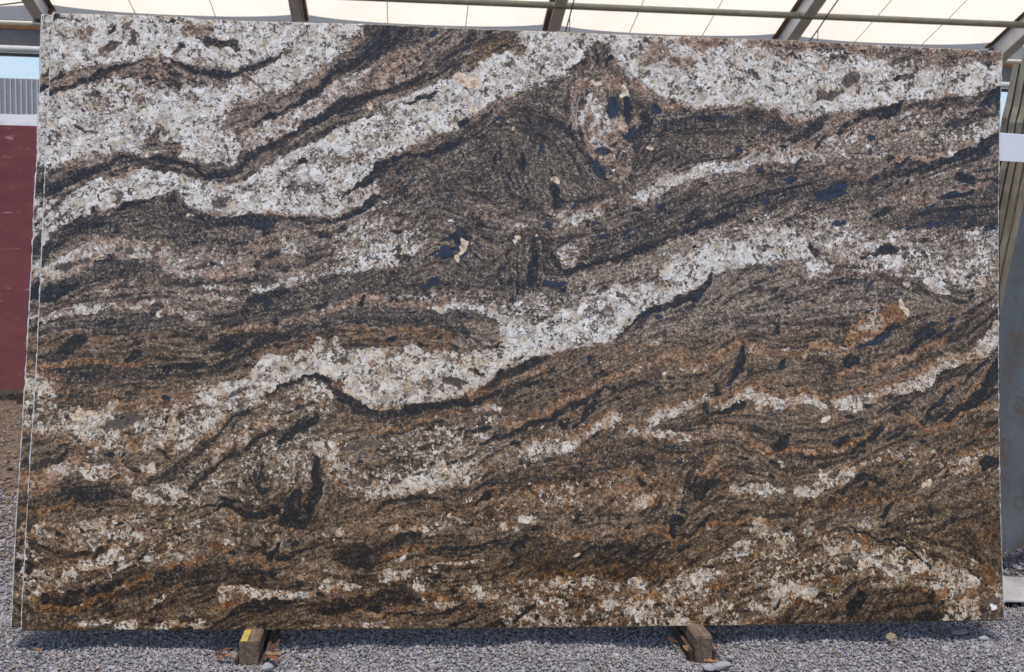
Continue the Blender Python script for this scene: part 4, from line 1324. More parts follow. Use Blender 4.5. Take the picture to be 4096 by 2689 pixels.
    gold = g.math('MULTIPLY', g.sstep(g.noise(co, 33, 4, .7), .60, .72), wm)
    col = g.mix(g.math('MULTIPLY', gold, .72), col, g.ramp(m2, [(.2, (.26, .12, .04)), (.8, (.60, .40, .19))]))
    edge = g.math('MULTIPLY', g.math('MULTIPLY', w, g.math('SUBTRACT', 1, w)), .35)
    r = g.math('ADD', r, g.math('MULTIPLY', edge, g.sstep(n1, .40, .60)))
    rr = g.math('ADD', r, g.math('ADD', g.math('MULTIPLY', g.math('SUBTRACT', m1, .5), .7), g.math('MULTIPLY', g.math('SUBTRACT', f2, .5), .5)))
    rm = g.math('MULTIPLY', g.math('MULTIPLY', g.sstep(rr, .38, .8), .88), g.math('SUBTRACT', 1, g.math('MULTIPLY', dm, .72)))
    col = g.mix(rm, col, rust)
    oc = g.math('MULTIPLY', g.math('MULTIPLY', o, g.math('SUBTRACT', 1, g.math('MULTIPLY', wm, .45))), g.sstep(g.math('ADD', n1, g.math('MULTIPLY', g.math('SUBTRACT', f3, .5), .4)), .18, .58))
    col = g.mix(oc, col, g.mix(1.0, col, (1.04, .72, .27), 'MULTIPLY'))
    col = g.mix(g.math('MULTIPLY', o, g.math('SUBTRACT', 1, g.math('MULTIPLY', wm, .75))), col, g.mix(1.0, col, (.44, .44, .44), 'MULTIPLY'))
    qz = g.ramp(g.math('ADD', g.math('MULTIPLY', n2, .6), g.math('MULTIPLY', m2, .4)), [(.25, (.038, .030, .028)), (.5, (.085, .064, .056)), (.75, (.16, .125, .105))])
    col = g.mix(g.math('MULTIPLY', g.sstep(g.math('ADD', q, g.math('ADD', g.math('MULTIPLY', g.math('SUBTRACT', m1, .5), .9), g.math('MULTIPLY', g.math('SUBTRACT', n2, .5), 1.6))), .35, .65), .9), col, qz)
    col = g.mix(g.sstep(g.math('ADD', b, g.math('MULTIPLY', g.math('ADD', g.math('MULTIPLY', g.math('SUBTRACT', f1, .5), .4) if False else g.math('SUBTRACT', f1, .5), g.math('SUBTRACT', sk, .5)), .8)), .36, .8), col,
                g.mix(g.sstep(sk, .35, .7), (.010, .012, .019), (.022, .034, .062)))
    cn = g.math('ADD', c, g.math('ADD', g.math('MULTIPLY', g.math('SUBTRACT', m1, .5), .45), g.math('MULTIPLY', g.math('SUBTRACT', n2, .5), .9)))
    col = g.mix(g.sstep(cn, .38, .62), col, g.mix(g.sstep(c, 1.2, 1.4), g.ramp(g.math('ADD', g.math('MULTIPLY', f1, .5), g.math('MULTIPLY', m2, .5)), [(.15, (.34, .21, .12)), (.4, (.56, .43, .30)), (.8, (.74, .67, .56))]), (.82, .82, .82)))
    col = g.mix(crack, col, (.012, .010, .009))
    col = g.mix(1.0, col, g.ramp(n3, [(.25, (.85, .85, .85)), (.75, (1.1, 1.1, 1.1))]), 'MULTIPLY')
    g.col(col)
    g.b.inputs['Coat Weight'].default_value = .3; g.b.inputs['Coat Roughness'].default_value = .10
    g.lk(g.math('ADD', .30, g.math('MULTIPLY', dm, .10)), g.b.inputs['Roughness'])
    g.bump(g.math('ADD', g.math('MULTIPLY', n3, .5), g.math('MULTIPLY', g.noise(co, 160, 3, .6), .6)), .22, .003)
    return g.m
M_ROCK = rock_material()
M_RESIN = flat_mat('cut_edge_resin', (.50, .53, .52), .35, .25, 60, bump=.2)
M_SAWN = flat_mat('sawn_granite_edge', (.13, .115, .09), .6, .5, 90, bump=.3)

# ------------------------------------------------------------------ the slabs of the bundle
PHI = R(8.5)
SN = np.array([0, -math.cos(PHI), math.sin(PHI)]); SU = np.array([0, math.sin(PHI), math.cos(PHI)]); SX = np.array([1., 0, 0])
S0 = np.array([0, 0, .0757+.0242])              # a point of the front face plane
def curve(pts, n):
    pts = np.array(pts, float); s = np.r_[0, np.cumsum(np.hypot(*np.diff(pts, axis=0).T))]; s /= s[-1]
    t = np.linspace(0, 1, n); return np.c_[np.interp(t, s, pts[:, 0]), np.interp(t, s, pts[:, 1])]
def coons(top, bot, left, right, nx, ny, us=None):
    T, B, L, Rr = curve(top, nx), curve(bot, nx), curve(left, ny), curve(right, ny)
    u = np.linspace(0, 1, nx) if us is None else us
    if us is not None: T, B = [np.c_[np.interp(us, np.linspace(0, 1, 400), curve(c, 400)[:, 0]), np.interp(us, np.linspace(0, 1, 400), curve(c, 400)[:, 1])] for c in (top, bot)]
    v = np.linspace(0, 1, ny)[:, None, None]; u = u[None, :, None]
    return (1-v)*T[None]+v*B[None]+(1-u)*L[:, None]+u*Rr[:, None]-((1-u)*(1-v)*T[0]+u*(1-v)*T[-1]+(1-u)*v*B[0]+u*v*B[-1])
def slab_object(name, px, off, thick, mats, cham=.004):
    """px: (ny,nx,2) photograph positions on the face plane; built in slab coordinates"""
    ny, nx = px.shape[:2]; p0 = S0 - SN*off
    F = px.reshape(-1, 2)
    D = _f[None]+np.outer((F[:, 0]-2048)/FPX, _r)+np.outer((1344.5-F[:, 1])/FPX, _u)
    W = CAM + D*(np.dot(p0-CAM, SN)/(D@SN))[:, None]
    org = p0.copy(); org[0] = W[:, 0].mean(); q0 = W-org
    loc = np.c_[q0@SX, q0@SU, np.zeros(len(W))]
    g = loc.reshape(ny, nx, 3)
    ring = [(0, i) for i in range(nx)]+[(j, nx-1) for j in range(1, ny)]+[(ny-1, i) for i in range(nx-2, -1, -1)]+[(j, 0) for j in range(ny-2, 0, -1)]
    ridx = np.array([j*nx+i for j, i in ring]); nr = len(ring)
    out = np.array([((-1 if i == 0 else 1 if i == nx-1 else 0), (1 if j == 0 else -1 if j == ny-1 else 0), 0) for j, i in ring], float)
    jit = np.convolve(np.random.default_rng(3).random(nr+20)-.5, np.ones(5)/5, 'same')[10:10+nr, None]*.008
    c1 = loc[ridx]+out*(cham+jit)+np.array([0, 0, -cham*.8]); c2_ = c1*1.0; c2_[:, 2] = -thick
    V = np.r_[loc, c1, c2_]; n0 = len(loc)
    j, i = np.mgrid[0:ny-1, 0:nx-1]; a = (j*nx+i).ravel()
    quads = np.c_[a+nx, a+nx+1, a+1, a]
    k = np.arange(nr); k2 = (k+1) % nr
    ch = np.c_[ridx[k], ridx[k2], n0+k2, n0+k]; sd = np.c_[n0+k, n0+k2, n0+nr+k2, n0+nr+k]
    back = [tuple(int(t) for t in (n0+nr+np.array([0, nx-1, nx+ny-2, 2*nx+ny-3]))[[0, 1, 2, 3]])]
    faces = np.r_[quads, ch, sd]
    me = bpy.data.meshes.new(name)
    me.vertices.add(len(V)); me.vertices.foreach_set('co', V.astype(np.float32).ravel())
    allf = np.r_[faces, np.array(back)]
    me.loops.add(len(allf)*4); me.loops.foreach_set('vertex_index', allf.ravel().astype(np.int32))
    me.polygons.add(len(allf)); me.polygons.foreach_set('loop_start', np.arange(0, len(allf)*4, 4, dtype=np.int32))
    mi = np.zeros(len(allf), np.int32)
    lr = np.abs(out[k, 0]) > 0
    mi[len(quads):len(quads)+nr] = np.where(lr, 1, 2); mi[len(quads)+nr:len(quads)+2*nr] = 2; mi[-1] = 2
    me.polygons.foreach_set('material_index', mi); me.update(); me.validate()
    o = link(name, me, mats)
    M = Matrix(((SX[0], SU[0], SN[0], org[0]), (SX[1], SU[1], SN[1], org[1]), (SX[2], SU[2], SN[2], org[2]), (0, 0, 0, 1)))
    o.matrix_world = M
    return o, me, np.r_[F, F[ridx], F[ridx]]
TOP = [(214, 54), (500, 61), (735, 68), (765, 72), (800, 80), (1180, 91), (1480, 98), (2000, 121), (2500, 140), (3000, 157), (3500, 180), (4010, 208)]
BOT = [(86, 2520), (1000, 2518), (2050, 2512), (3050, 2499), (4016, 2479)]
LEFT = [(214, 54), (203, 233), (194, 417), (190, 520), (183, 632), (175, 843), (168, 1016), (148, 1440), (136, 1632), (126, 1766), (110, 2040), (99, 2247), (90, 2396), (86, 2520)]
RIGHT = [(4010, 208), (4004, 330), (3997, 500), (3993, 800), (3992, 1100), (3993, 1500), (3996, 1800), (4002, 2100), (4009, 2300), (4016, 2479)]
o, me, P_ = slab_object('granite_slab', coons(TOP, BOT, LEFT, RIGHT, 1000, 630), 0, .03, [M_ROCK, M_RESIN, M_SAWN])
rock_attrs(me, P_[:, 0], P_[:, 1])
tag(o, 'large polished granite slab swirled in white, brown and black, front of its leaning bundle', 'slab')
# two more slabs of the same block stand behind; they show as strips past the left edge
us = np.r_[np.linspace(0, .03, 50)[:-1], np.linspace(.03, 1, 60)]
L2 = [(176, 60), (166, 150), (165, 233), (158, 367), (152, 520), (150, 632), (136, 843), (130, 1016), (107, 1440), (99, 1567), (87, 1766), (70, 2016), (57, 2264), (46, 2507)]
T2 = [(176, 60), (1000, 92), (2500, 150), (3960, 214)]; B2 = [(46, 2507), (2050, 2495), (3960, 2470)]; R2 = [(3960, 214), (3950, 1200), (3960, 2470)]
o, me, P_ = slab_object('granite_slab', coons(T2, B2, L2, R2, len(us), 500, us), .034, .03, [M_ROCK, M_RESIN, M_SAWN])
rock_attrs(me, P_[:, 0]+46, P_[:, 1]+12)
tag(o, 'granite slab showing as a narrow strip directly behind the big front slab', 'slab')
L3 = [(168, 62), (160, 200), (165, 420), (160, 900), (120, 1500), (90, 2000), (62, 2495)]
T3 = [(168, 62), (3940, 216)]; B3 = [(62, 2495), (3940, 2465)]; R3 = [(3940, 216), (3940, 2465)]
o, me, P_ = slab_object('granite_slab', coons(T3, B3, L3, R3, 60, 80), .068, .03, [M_ROCK, M_RESIN, M_SAWN])
rock_attrs(me, P_[:, 0]+60, P_[:, 1])
tag(o, 'rearmost granite slab of the bundle, a thin sliver past its upper left corner', 'slab')
# ------------------------------------------------------------------ ground and gravel
def h2(x, y):
    return .006*np.sin(x*9+1.3*np.sin(y*7))+.005*np.sin(y*13+x*5+2)+.004*np.sin(x*23-y*11)
def ground_h(x, y):
    near = np.exp(-np.maximum(0, np.abs(y)-1.2)**2)
    return (h2(x, y) - .004)*near + .02*np.sin(x*.9+.4)*np.sin(y*.7)*(1-near)
gx = np.unique(np.r_[np.linspace(-60, -6, 10), np.linspace(-6, -2.4, 40), np.linspace(-2.4, 3, 230), np.linspace(3, 8, 30), np.linspace(8, 60, 8)])
gy = np.unique(np.r_[np.linspace(-90, -1, 14), np.linspace(-1, 1.6, 110), np.linspace(1.6, 8, 60), np.linspace(8, 90, 16)])
XX, YY = np.meshgrid(gx, gy); ZZ = ground_h(XX, YY)
nxg = len(gx); jj, ii = np.mgrid[0:len(gy)-1, 0:nxg-1]; a = (jj*nxg+ii).ravel()
me = pydata('ground', np.c_[XX.ravel(), YY.ravel(), ZZ.ravel()], [tuple(int(t) for t in q) for q in np.c_[a, a+1, a+nxg+1, a+nxg]], True)
def ground_mat():
    g = NT('gravel_ground', .9, .2); co = g.coord()
    xyz = g.n_sep(co); n = g.noise(co, 1.3, 4, .6)
    far = g.sstep(g.math('ADD', xyz[1], g.math('MULTIPLY', g.math('SUBTRACT', n, .5), 1.2)), .45, 1.6)
    v = g.vor(co, 85, dims='3D'); cs = g.n('ShaderNodeSeparateColor'); g.lk(v.outputs['Color'], cs.inputs[0])
    peb = g.ramp(cs.outputs[0], [(0, (.15, .142, .14)), (.5, (.22, .21, .21)), (1, (.30, .29, .285))])
    n2 = g.noise(co, 9, 6, .7); n3 = g.noise(g.mapping(co, (1, .35, 1)), 60, 3, .7)
    dirt = g.ramp(n2, [(.25, (.10, .075, .052)), (.5, (.19, .14, .098)), (.75, (.29, .225, .165))])
    dirt = g.mix(g.sstep(n3, .56, .66), dirt, (.10, .075, .055))
    g.col(g.mix(far, peb, dirt))
    g.bump(g.math('ADD', g.math('MULTIPLY', v.outputs['Distance'], -40), g.math('MULTIPLY', n3, .8)), .6, .012)
    return g.m
tag(link('ground', me, ground_mat()), 'pale gravel and dusty brown yard ground', None, None, 'structure')
def gravel_mat(nm='crushed_stone', tint=(1, 1, 1)):
    g = NT(nm, .85, .25)
    a = g.n('ShaderNodeAttribute', attribute_name='tint'); co = g.coord()
    s = g.n('ShaderNodeSeparateColor'); g.lk(a.outputs['Color'], s.inputs[0])
    base = g.ramp(s.outputs[0], [(0, (.14, .138, .150)), (.3, (.205, .203, .222)), (.6, (.25, .248, .27)), (.85, (.30, .298, .322)), (1, (.38, .375, .395))])
    base = g.mix(g.math('MULTIPLY', g.sstep(s.outputs[1], .72, .95), .55), base, (.30, .24, .17))
    n = g.noise(co, 260, 4, .7)
    g.col(g.mix(1.0, base, g.ramp(n, [(.25, (.78, .78, .78)), (.75, (1.12, 1.12, 1.12))]), 'MULTIPLY'))
    if tint != (1, 1, 1): g.col(g.mix(1.0, g.b.inputs['Base Color'].links[0].from_socket, tint, 'MULTIPLY'))
    g.bump(n, .25, .002); return g.m
M_GRAVEL = gravel_mat(); M_DIRTSTONE = gravel_mat('dirty_pebbles', (.72, .58, .45))
t_ = (1+5**.5)/2
ICO = np.array([(-1, t_, 0), (1, t_, 0), (-1, -t_, 0), (1, -t_, 0), (0, -1, t_), (0, 1, t_), (0, -1, -t_), (0, 1, -t_), (t_, 0, -1), (t_, 0, 1), (-t_, 0, -1), (-t_, 0, 1)])/math.hypot(1, t_)
ICF = np.array([(0, 11, 5), (0, 5, 1), (0, 1, 7), (0, 7, 10), (0, 10, 11), (1, 5, 9), (5, 11, 4), (11, 10, 2), (10, 7, 6), (7, 1, 8), (3, 9, 4), (3, 4, 2), (3, 2, 6), (3, 6, 8), (3, 8, 9), (4, 9, 5), (2, 4, 11), (6, 2, 10), (8, 6, 7), (9, 8, 1)])
BLOCKS = [(-.905, -.765, -.14), (.575, .735, -.145)]
def gravel_mesh(name, n, x0, x1, y0, y1, rad, seed, lift=.004, skew=1.0):
    r_ = np.random.default_rng(seed)
    x, y = r_.uniform(x0, x1, n), y0+(y1-y0)*r_.random(n)**skew
    keep = np.ones(n, bool)
    for bx0, bx1, by in BLOCKS: keep &= ~((x > bx0+.018) & (x < bx1-.018) & (y > by-.004))
    x, y = x[keep], y[keep]; n = len(x)
    R_ = rad*np.exp(r_.normal(0, .32, n))
    sc = np.c_[R_*r_.uniform(.8, 1.35, n), R_*r_.uniform(.7, 1.1, n), R_*r_.uniform(.5, .85, n)]
    V = ICO[None]*(1+r_.uniform(-.28, .28, (n, 12, 1)))*sc[:, None]
    q = r_.normal(0, 1, (n, 4)); q[:, 1:3] *= .45; q /= np.linalg.norm(q, axis=1)[:, None]
    w, i, j, k = q.T
    Rm = np.stack([1-2*(j*j+k*k), 2*(i*j-k*w), 2*(i*k+j*w), 2*(i*j+k*w), 1-2*(i*i+k*k), 2*(j*k-i*w), 2*(i*k-j*w), 2*(j*k+i*w), 1-2*(i*i+j*j)], 1).reshape(n, 3, 3)
    V = np.einsum('nab,nvb->nva', Rm, V)
    z = ground_h(x, y)+r_.uniform(-.2, 1, n)*lift+.25*R_
    V += np.stack([x, y, z], 1)[:, None]
    Fc = (ICF[None]+12*np.arange(n)[:, None, None]).reshape(-1, 3)
    me = bpy.data.meshes.new(name); me.vertices.add(n*12); me.vertices.foreach_set('co', V.astype(np.float32).ravel())
    me.loops.add(len(Fc)*3); me.loops.foreach_set('vertex_index', Fc.ravel().astype(np.int32))
    me.polygons.add(len(Fc)); me.polygons.foreach_set('loop_start', np.arange(0, len(Fc)*3, 3, dtype=np.int32)); me.update()
    tint = np.ones((n, 12, 4), np.float32); tint[:, :, 0] = r_.random((n, 1)); tint[:, :, 1] = r_.random((n, 1))
    at = me.attributes.new('tint', 'FLOAT_COLOR', 'POINT'); at.data.foreach_set('color', tint.ravel()); return me
tag(link('gravel', gravel_mesh('gravel', 60000, -2.0, 2.3, -.44, .38, .0043, 5, .006), M_GRAVEL), 'pale grey crushed stone under and in front of the slab', 'gravel', None, 'stuff')
tag(link('gravel', gravel_mesh('gravel', 11000, -2.5, -1.45, .3, 2.4, .0060, 6, .005, 1.9), M_GRAVEL), 'grey crushed stone left of the slab thinning into brown dirt', 'gravel', None, 'stuff')
tag(link('gravel', gravel_mesh('gravel', 7000, -3.9, -1.6, 1.0, 5.9, .009, 16, .003), M_DIRTSTONE), 'scattered brown pebbles on the dirt before the red slab', 'gravel', None, 'stuff')
tag(link('gravel', gravel_mesh('gravel', 4000, 1.7, 3.0, .40, 1.6, .0085, 8, .008), M_GRAVEL), 'darker crushed stone beside the plastic sheet and grey slabs', 'gravel', None, 'stuff')
def stone(loc, size, seed, label, rz=0, smooth=False):
    bm = bmesh.new(); bmesh.ops.create_icosphere(bm, subdivisions=2, radius=1); rr = random.Random(seed)
    dirs = [Vector((rr.uniform(-1, 1), rr.uniform(-1, 1), rr.uniform(-.6, 1))).normalized() for _ in range(9)]
    for v in bm.verts:
        for dv in dirs:
            p = v.co.dot(dv)
            if p > .72: v.co -= dv*(p-.72)*.95
        v.co = Vector((v.co.x*size[0], v.co.y*size[1], v.co.z*size[2]))*(1+rr.uniform(-.03, .03))
    me = bpy.data.meshes.new('stone'); bm.to_mesh(me); bm.free()
    at = me.attributes.new('tint', 'FLOAT_COLOR', 'POINT'); at.data.foreach_set('color', [rr.uniform(.55, .8), .3, 0, 1]*len(me.vertices))
    o = link('stone', me, M_GRAVEL); o.location = loc; o.rotation_euler = (rr.uniform(-.2, .2), rr.uniform(-.2, .2), rz)
    return tag(o, label, 'stone', 'larger stones in the gravel')
def px_stone(px, py, size, seed, label, rz=0):
    p = at_z(px, py, .012); return stone((p[0], p[1], .006+size[2]*.55), size, seed, label, rz)
px_stone(2882, 2668, (.038, .020, .015), 1, 'flat pale grey stone in front of the short sleeper without tape', -.1)
px_stone(2832, 2672, (.024, .018, .013), 2, 'blunt grey stone left of the flat pale stone by the plain sleeper')
px_stone(1067, 2672, (.022, .017, .016), 3, 'rounded grey stone beside the yellow-taped sleeper')
px_stone(2918, 2630, (.020, .013, .009), 4, 'flat grey stone right of the plain sleeper end')
px_stone(3935, 2556, (.022, .015, .012), 5, 'angular light grey stone below the slab end with the white crystal')
px_stone(3952, 2586, (.018, .012, .010), 6, 'pale oblong stone in the gravel near the plastic sheet')
px_stone(3900, 2590, (.016, .012, .009), 7, 'grey flat stone beside the pale oblong one')
px_stone(3840, 2528, (.034, .016, .008), 9, 'bluish flat stone tucked under the slab by the white crystal')
# ------------------------------------------------------------------ timber sleepers
def wood(name, c, c2, dirk):
    g = NT(name, .8, .25); co = g.coord()
    n = g.noise(g.mapping(co, (60, 4, 60)), 1.0, 5, .65, dist=.6); n2 = g.noise(co, 22, 4, .6)
    col = g.ramp(n, [(.25, tuple(x*.45 for x in c)), (.5, c), (.75, c2)])
    col = g.mix(g.math('MULTIPLY', g.sstep(n2, .5, .75), .6), col, dirk)
    g.col(col); g.bump(n, .4, .003); return g.m
M_WOOD = wood('weathered_timber', (.135, .098, .074), (.25, .195, .155), (.055, .040, .032))
M_BATTEN = wood('dark_batten', (.075, .05, .038), (.13, .09, .068), (.04, .028, .022))
M_YEL = flat_mat('yellow_paint', (.34, .27, .045), .7, .3, 60)
def sleeper(x0, x1, y0, label):
    root = empty('timber_sleeper', ((x0+x1)/2, .2, 0), label, 'sleeper', 'sleepers under the granite bundle')
    iv = root.location
    w = (x1-x0)/2
    me = box_mesh('beam', (-w, y0-iv.y, -.03), (w, .36, .0757), .004, .0012, int(x0*100), 2); b = link('beam', me, M_WOOD, root)
    return root, w, iv
s1, w1, v1 = sleeper(-.868, -.806, -.128, 'wooden sleeper with a yellow strip along its top, carrying the granite slab')
link('painted_strip', box_mesh('painted_strip', (-w1+.003, -.128-v1.y+.003, .0757), (-w1+.024, -.02-v1.y, .0772)), M_YEL, s1)
me = box_mesh('batten', (w1+.010, -.135-v1.y, -.02), (w1+.022, .30, .045), .002, .001, 4); bt = link('batten', me, M_BATTEN, s1); bt.rotation_euler = (R(3), R(7), 0)
me = box_mesh('batten', (-w1-.014, -.12-v1.y, -.03), (-w1-.004, .30, .022), .002, .001, 5); bt = link('batten', me, M_BATTEN, s1); bt.rotation_euler = (0, R(-7), 0)
s2, w2, v2 = sleeper(.626, .684, -.128, 'plain wooden sleeper under the granite slab, no yellow strip')
me = box_mesh('batten', (-w2-.018, -.125-v2.y, -.03), (-w2-.006, .30, .036), .002, .001, 6); bt = link('batten', me, M_BATTEN, s2); bt.rotation_euler = (0, R(-5), 0)
me = box_mesh('batten', (w2+.003, -.118-v2.y, -.03), (w2+.014, .30, .028), .002, .001, 7); bt = link('batten', me, M_BATTEN, s2); bt.rotation_euler = (0, R(4), 0)
# ------------------------------------------------------------------ fallen leaves
def leaf_mat(name, c):
    g = NT(name, .75, .3); co = g.coord(); n = g.noise(co, 90, 4, .6)
    g.col(g.ramp(n, [(.25, tuple(x*.5 for x in c)), (.7, c)])); return g.m
LM = [leaf_mat('dry_leaf_'+n, c) for n, c in (('russet', (.19, .072, .028)), ('dark', (.075, .034, .022)), ('tan', (.25, .145, .075)), ('pale', (.24, .195, .145)))]
def leaf(px, py, L, wd, ang, m, label, tilt=.25, curl=.5, z=.022):
    L *= 1.25; wd *= 1.35; p = at_z(px, py, z); n, V, Fc = 9, [], []
    rr = random.Random(int(px*7+py))
    for k in range(n):
        t = k/(n-1); hw = wd*.5*math.sin(math.pi*(t**.8))*(1+.28*math.sin(t*17+px))+.0006
        zc = curl*L*(t-.5)**2
        for s in (-1, -.4, .4, 1): V.append(((t-.5)*L, s*hw, zc+abs(s)*hw*.55+rr.uniform(-.0006, .0006)))
        if k:
            for q in range(3): a = (k-1)*4+q; Fc.append((a, a+1, a+5, a+4))
    me = pydata('dry_leaf', V, Fc, True); o = link('dry_leaf', me, LM[m])
    sm = o.modifiers.new('thickness', 'SOLIDIFY'); sm.thickness = .0006
    o.location = p; o.rotation_euler = (rr.uniform(-.3, .3), tilt, ang)
    return tag(o, label, 'leaf', 'dry fallen leaves on the gravel')
LV = [(915, 2603, .050, .016, -.75, 0, 'long russet leaf lying left of the yellow-striped sleeper', -.35), (888, 2624, .044, .016, .12, 1, 'dark brown leaf left of the yellow-striped sleeper', .1),
      (880, 2636, .018, .014, .5, 0, 'small orange leaf scrap beside the dark brown leaf', .1), (914, 2629, .022, .018, .3, 2, 'tan leaf scrap left of the yellow-striped sleeper', .1),
      (1078, 2620, .024, .016, .2, 3, 'pale grey-tan curled leaf right of the yellow-striped sleeper', .1), (1098, 2592, .048, .016, .9, 1, 'dark brown leaf standing right of the yellow-striped sleeper', -.5),
      (1104, 2620, .040, .012, .35, 2, 'tan leaf blade right of the yellow-striped sleeper', -.1), (1083, 2634, .036, .016, .8, 0, 'orange russet leaf right of the yellow-striped sleeper', .2),
      (1102, 2639, .030, .012, -1.0, 0, 'russet leaf tip below the tan leaf blade', .2), (1196, 2608, .026, .012, -.7, 1, 'lone dark leaf between gravel and slab shadow', .1),
      (148, 2604, .030, .016, -.4, 2, 'tan leaf cluster in the gravel under the narrow end of the slab', .1), (398, 2679, .020, .008, .5, 0, 'small russet leaf scrap out on the open gravel', .1),
      (2690, 2570, .036, .022, .3, 1, 'dark curled leaf left of the plain sleeper', .3), (2748, 2602, .034, .020, -.9, 2, 'tan leaf leaning on the side batten of the plain sleeper', .4),
      (2865, 2588, .022, .014, -.6, 0, 'russet leaf peeking out right of the plain sleeper', .3), (2896, 2626, .030, .012, 1.2, 0, 'orange curled leaf by the far corner of the plain sleeper', .3),
      (2846, 2652, .044, .022, .1, 2, 'tan leaf under the end of the plain sleeper', .05), (2920, 2672, .040, .010, .6, 1, 'dark leaf blade beside the flat pale stone', .1),
      (3565, 2552, .036, .026, 1.3, 3, 'grey-brown folded leaf standing in the gravel alone', -.5), (3588, 2560, .022, .016, .4, 3, 'grey-brown leaf half against the folded leaf', .3),
      (3569, 2580, .018, .009, 1.4, 2, 'small orange-tan chip below the folded leaf', .1), (3334, 2600, .016, .010, .8, 2, 'small tan bark chip on the open gravel', .1),
      (3102, 2655, .014, .010, .3, 2, 'tiny orange-tan chip at the foot of the open gravel', .1), (3916, 2503, .022, .012, 1.2, 0, 'russet leaf tucked under the slab end', -.3)]
for a in LV: leaf(*a[:7], tilt=a[7])
# ------------------------------------------------------------------ background left: red slab, white slab, fence
def leaning_slab(name, x0, x1, y, z0, h, thick, mats, label, lean=8, rz=0, wavy=0.0, n=60, group=None, cat='slab'):
    V, Fc = [], []; xs = np.linspace(x0, x1, n); mid = (x0+x1)/2; rr = np.random.default_rng(4)
    for k, x in enumerate(xs):
        top = h + wavy*(math.sin(x*7)+.5*math.sin(x*17+1)+.25*math.sin(x*41))
        V += [(x-mid, 0, 0), (x-mid, 0, top), (x-mid, thick, top+.3*wavy), (x-mid, thick, 0)]
        if k:
            for q in range(4): a, b = (k-1)*4+q, (k-1)*4+(q+1) % 4; Fc.append((a, a+4, b+4, b))
    Fc.append((0, 1, 2, 3)); e = (n-1)*4; Fc.append((e+3, e+2, e+1, e))
    me = pydata(name, V, Fc); o = link(name, me, mats); o.location = (mid, y, z0)
    o.rotation_euler = (R(-lean), 0, rz); return tag(o, label, cat, group)
g = NT('red_granite', .10, .5); co = g.coord()
n = g.noise(g.mapping(co, (1, 1, 2.6), (0, R(-32), 0)), 3.5, 6, .6, dist=.5); v = g.noise(g.mapping(co, (1.2, 1, 9), (0, R(-24), 0)), 3.0, 5, .65)
c_ = g.ramp(n, [(.3, (.10, .014, .011)), (.7, (.165, .027, .021))])
sp = g.math('MULTIPLY', g.sstep(v, .60, .66), g.sstep(g.noise(co, 9, 3, .5), .47, .58))
g.col(g.mix(g.math('MULTIPLY', sp, .75), c_, (.36, .26, .23))); M_RED = g.m
g = NT('white_marble', .4, .5); co = g.coord(); n = g.noise(g.mapping(co, (1, 1, 3)), 4, 6, .7, dist=1.2)
g.col(g.ramp(n, [(.3, (.50, .52, .55)), (.5, (.70, .72, .74)), (.7, (.74, .72, .68))])); M_WHITE = g.m
pr = on_plane(0, 500, (0, 5.55, .1), (0, -math.cos(R(8)), math.sin(R(8))))
leaning_slab('red_slab', -5.4, -2.2, 5.55, .10, (pr[2]-.10)/math.cos(R(8)), .03, [M_RED], 'polished dark red stone slab leaning beyond the granite bundle')
pw = at_y(40, 458, 5.98)
leaning_slab('white_slab', -5.5, -2.1, 5.66, .10, (pw[2]-.10)/math.cos(R(8)), .03, [M_WHITE], 'white marble slab with rough top edge just behind the red slab', wavy=.010)
root = None
def beam_obj(name, lo, hi, mat, label, cat, group=None, bev=.006):
    c0 = [(a+b)/2 for a, b in zip(lo, hi)]; c0[2] = lo[2]
    me = box_mesh(name, [a-c for a, c in zip(lo, c0)], [b-c for b, c in zip(hi, c0)], bev); o = link(name, me, mat); o.location = c0
    return tag(o, label, cat, group)
p = at_z(84, 1612, 0)
beam_obj('timber_block', (p[0], 5.38, -.02), (p[0]+.13, 6.1, .10), M_BATTEN, 'dark timber block under the red slab', 'sleeper', bev=.004)
beam_obj('timber_block', (-4.95, 5.40, -.02), (-4.82, 6.1, .10), M_BATTEN, 'second timber block further along under the red slab', 'sleeper', bev=.004)
M_GALV = flat_mat('galvanised_sheet', (.30, .31, .33), .45, .12, 3, .3)
M_RIB = flat_mat('rib_painted_highlight', (.72, .72, .72), .4, .05, 3)  # near-white colour that paints the highlights on the fence ribs
def fence(name, x0, x1, Y, px, pyt, label, pitch=.148):
    top = at_y(px, pyt, Y)[2]; xs = []; x = x0
    prof = [(0, 0), (.60, 0), (.72, -.035), (.88, -.035), (1.0, 0)]
    while x < x1:
        for f_, d_ in prof[:-1]: xs.append((x+f_*pitch, d_))
        x += pitch
    V = []; Fc = []
    for k, (x, d_) in enumerate(xs):
        V += [(x, d_, 0), (x, d_, top)]
        if k: Fc.append((2*k-2, 2*k, 2*k+1, 2*k-1))
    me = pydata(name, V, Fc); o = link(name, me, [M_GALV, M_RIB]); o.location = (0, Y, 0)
    me.polygons.foreach_set('material_index', [1 if i % 4 == 2 else 0 for i in range(len(me.polygons))])  # one face of each rib takes the painted highlight
    sm = o.modifiers.new('thickness', 'SOLIDIFY'); sm.thickness = .004; return tag(o, label, 'fence')
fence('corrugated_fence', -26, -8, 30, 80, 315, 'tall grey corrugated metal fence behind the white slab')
fence('corrugated_fence', 9, 26, 30, 4002, 521, 'lower corrugated metal fence far behind the stack of grey slabs', .2)
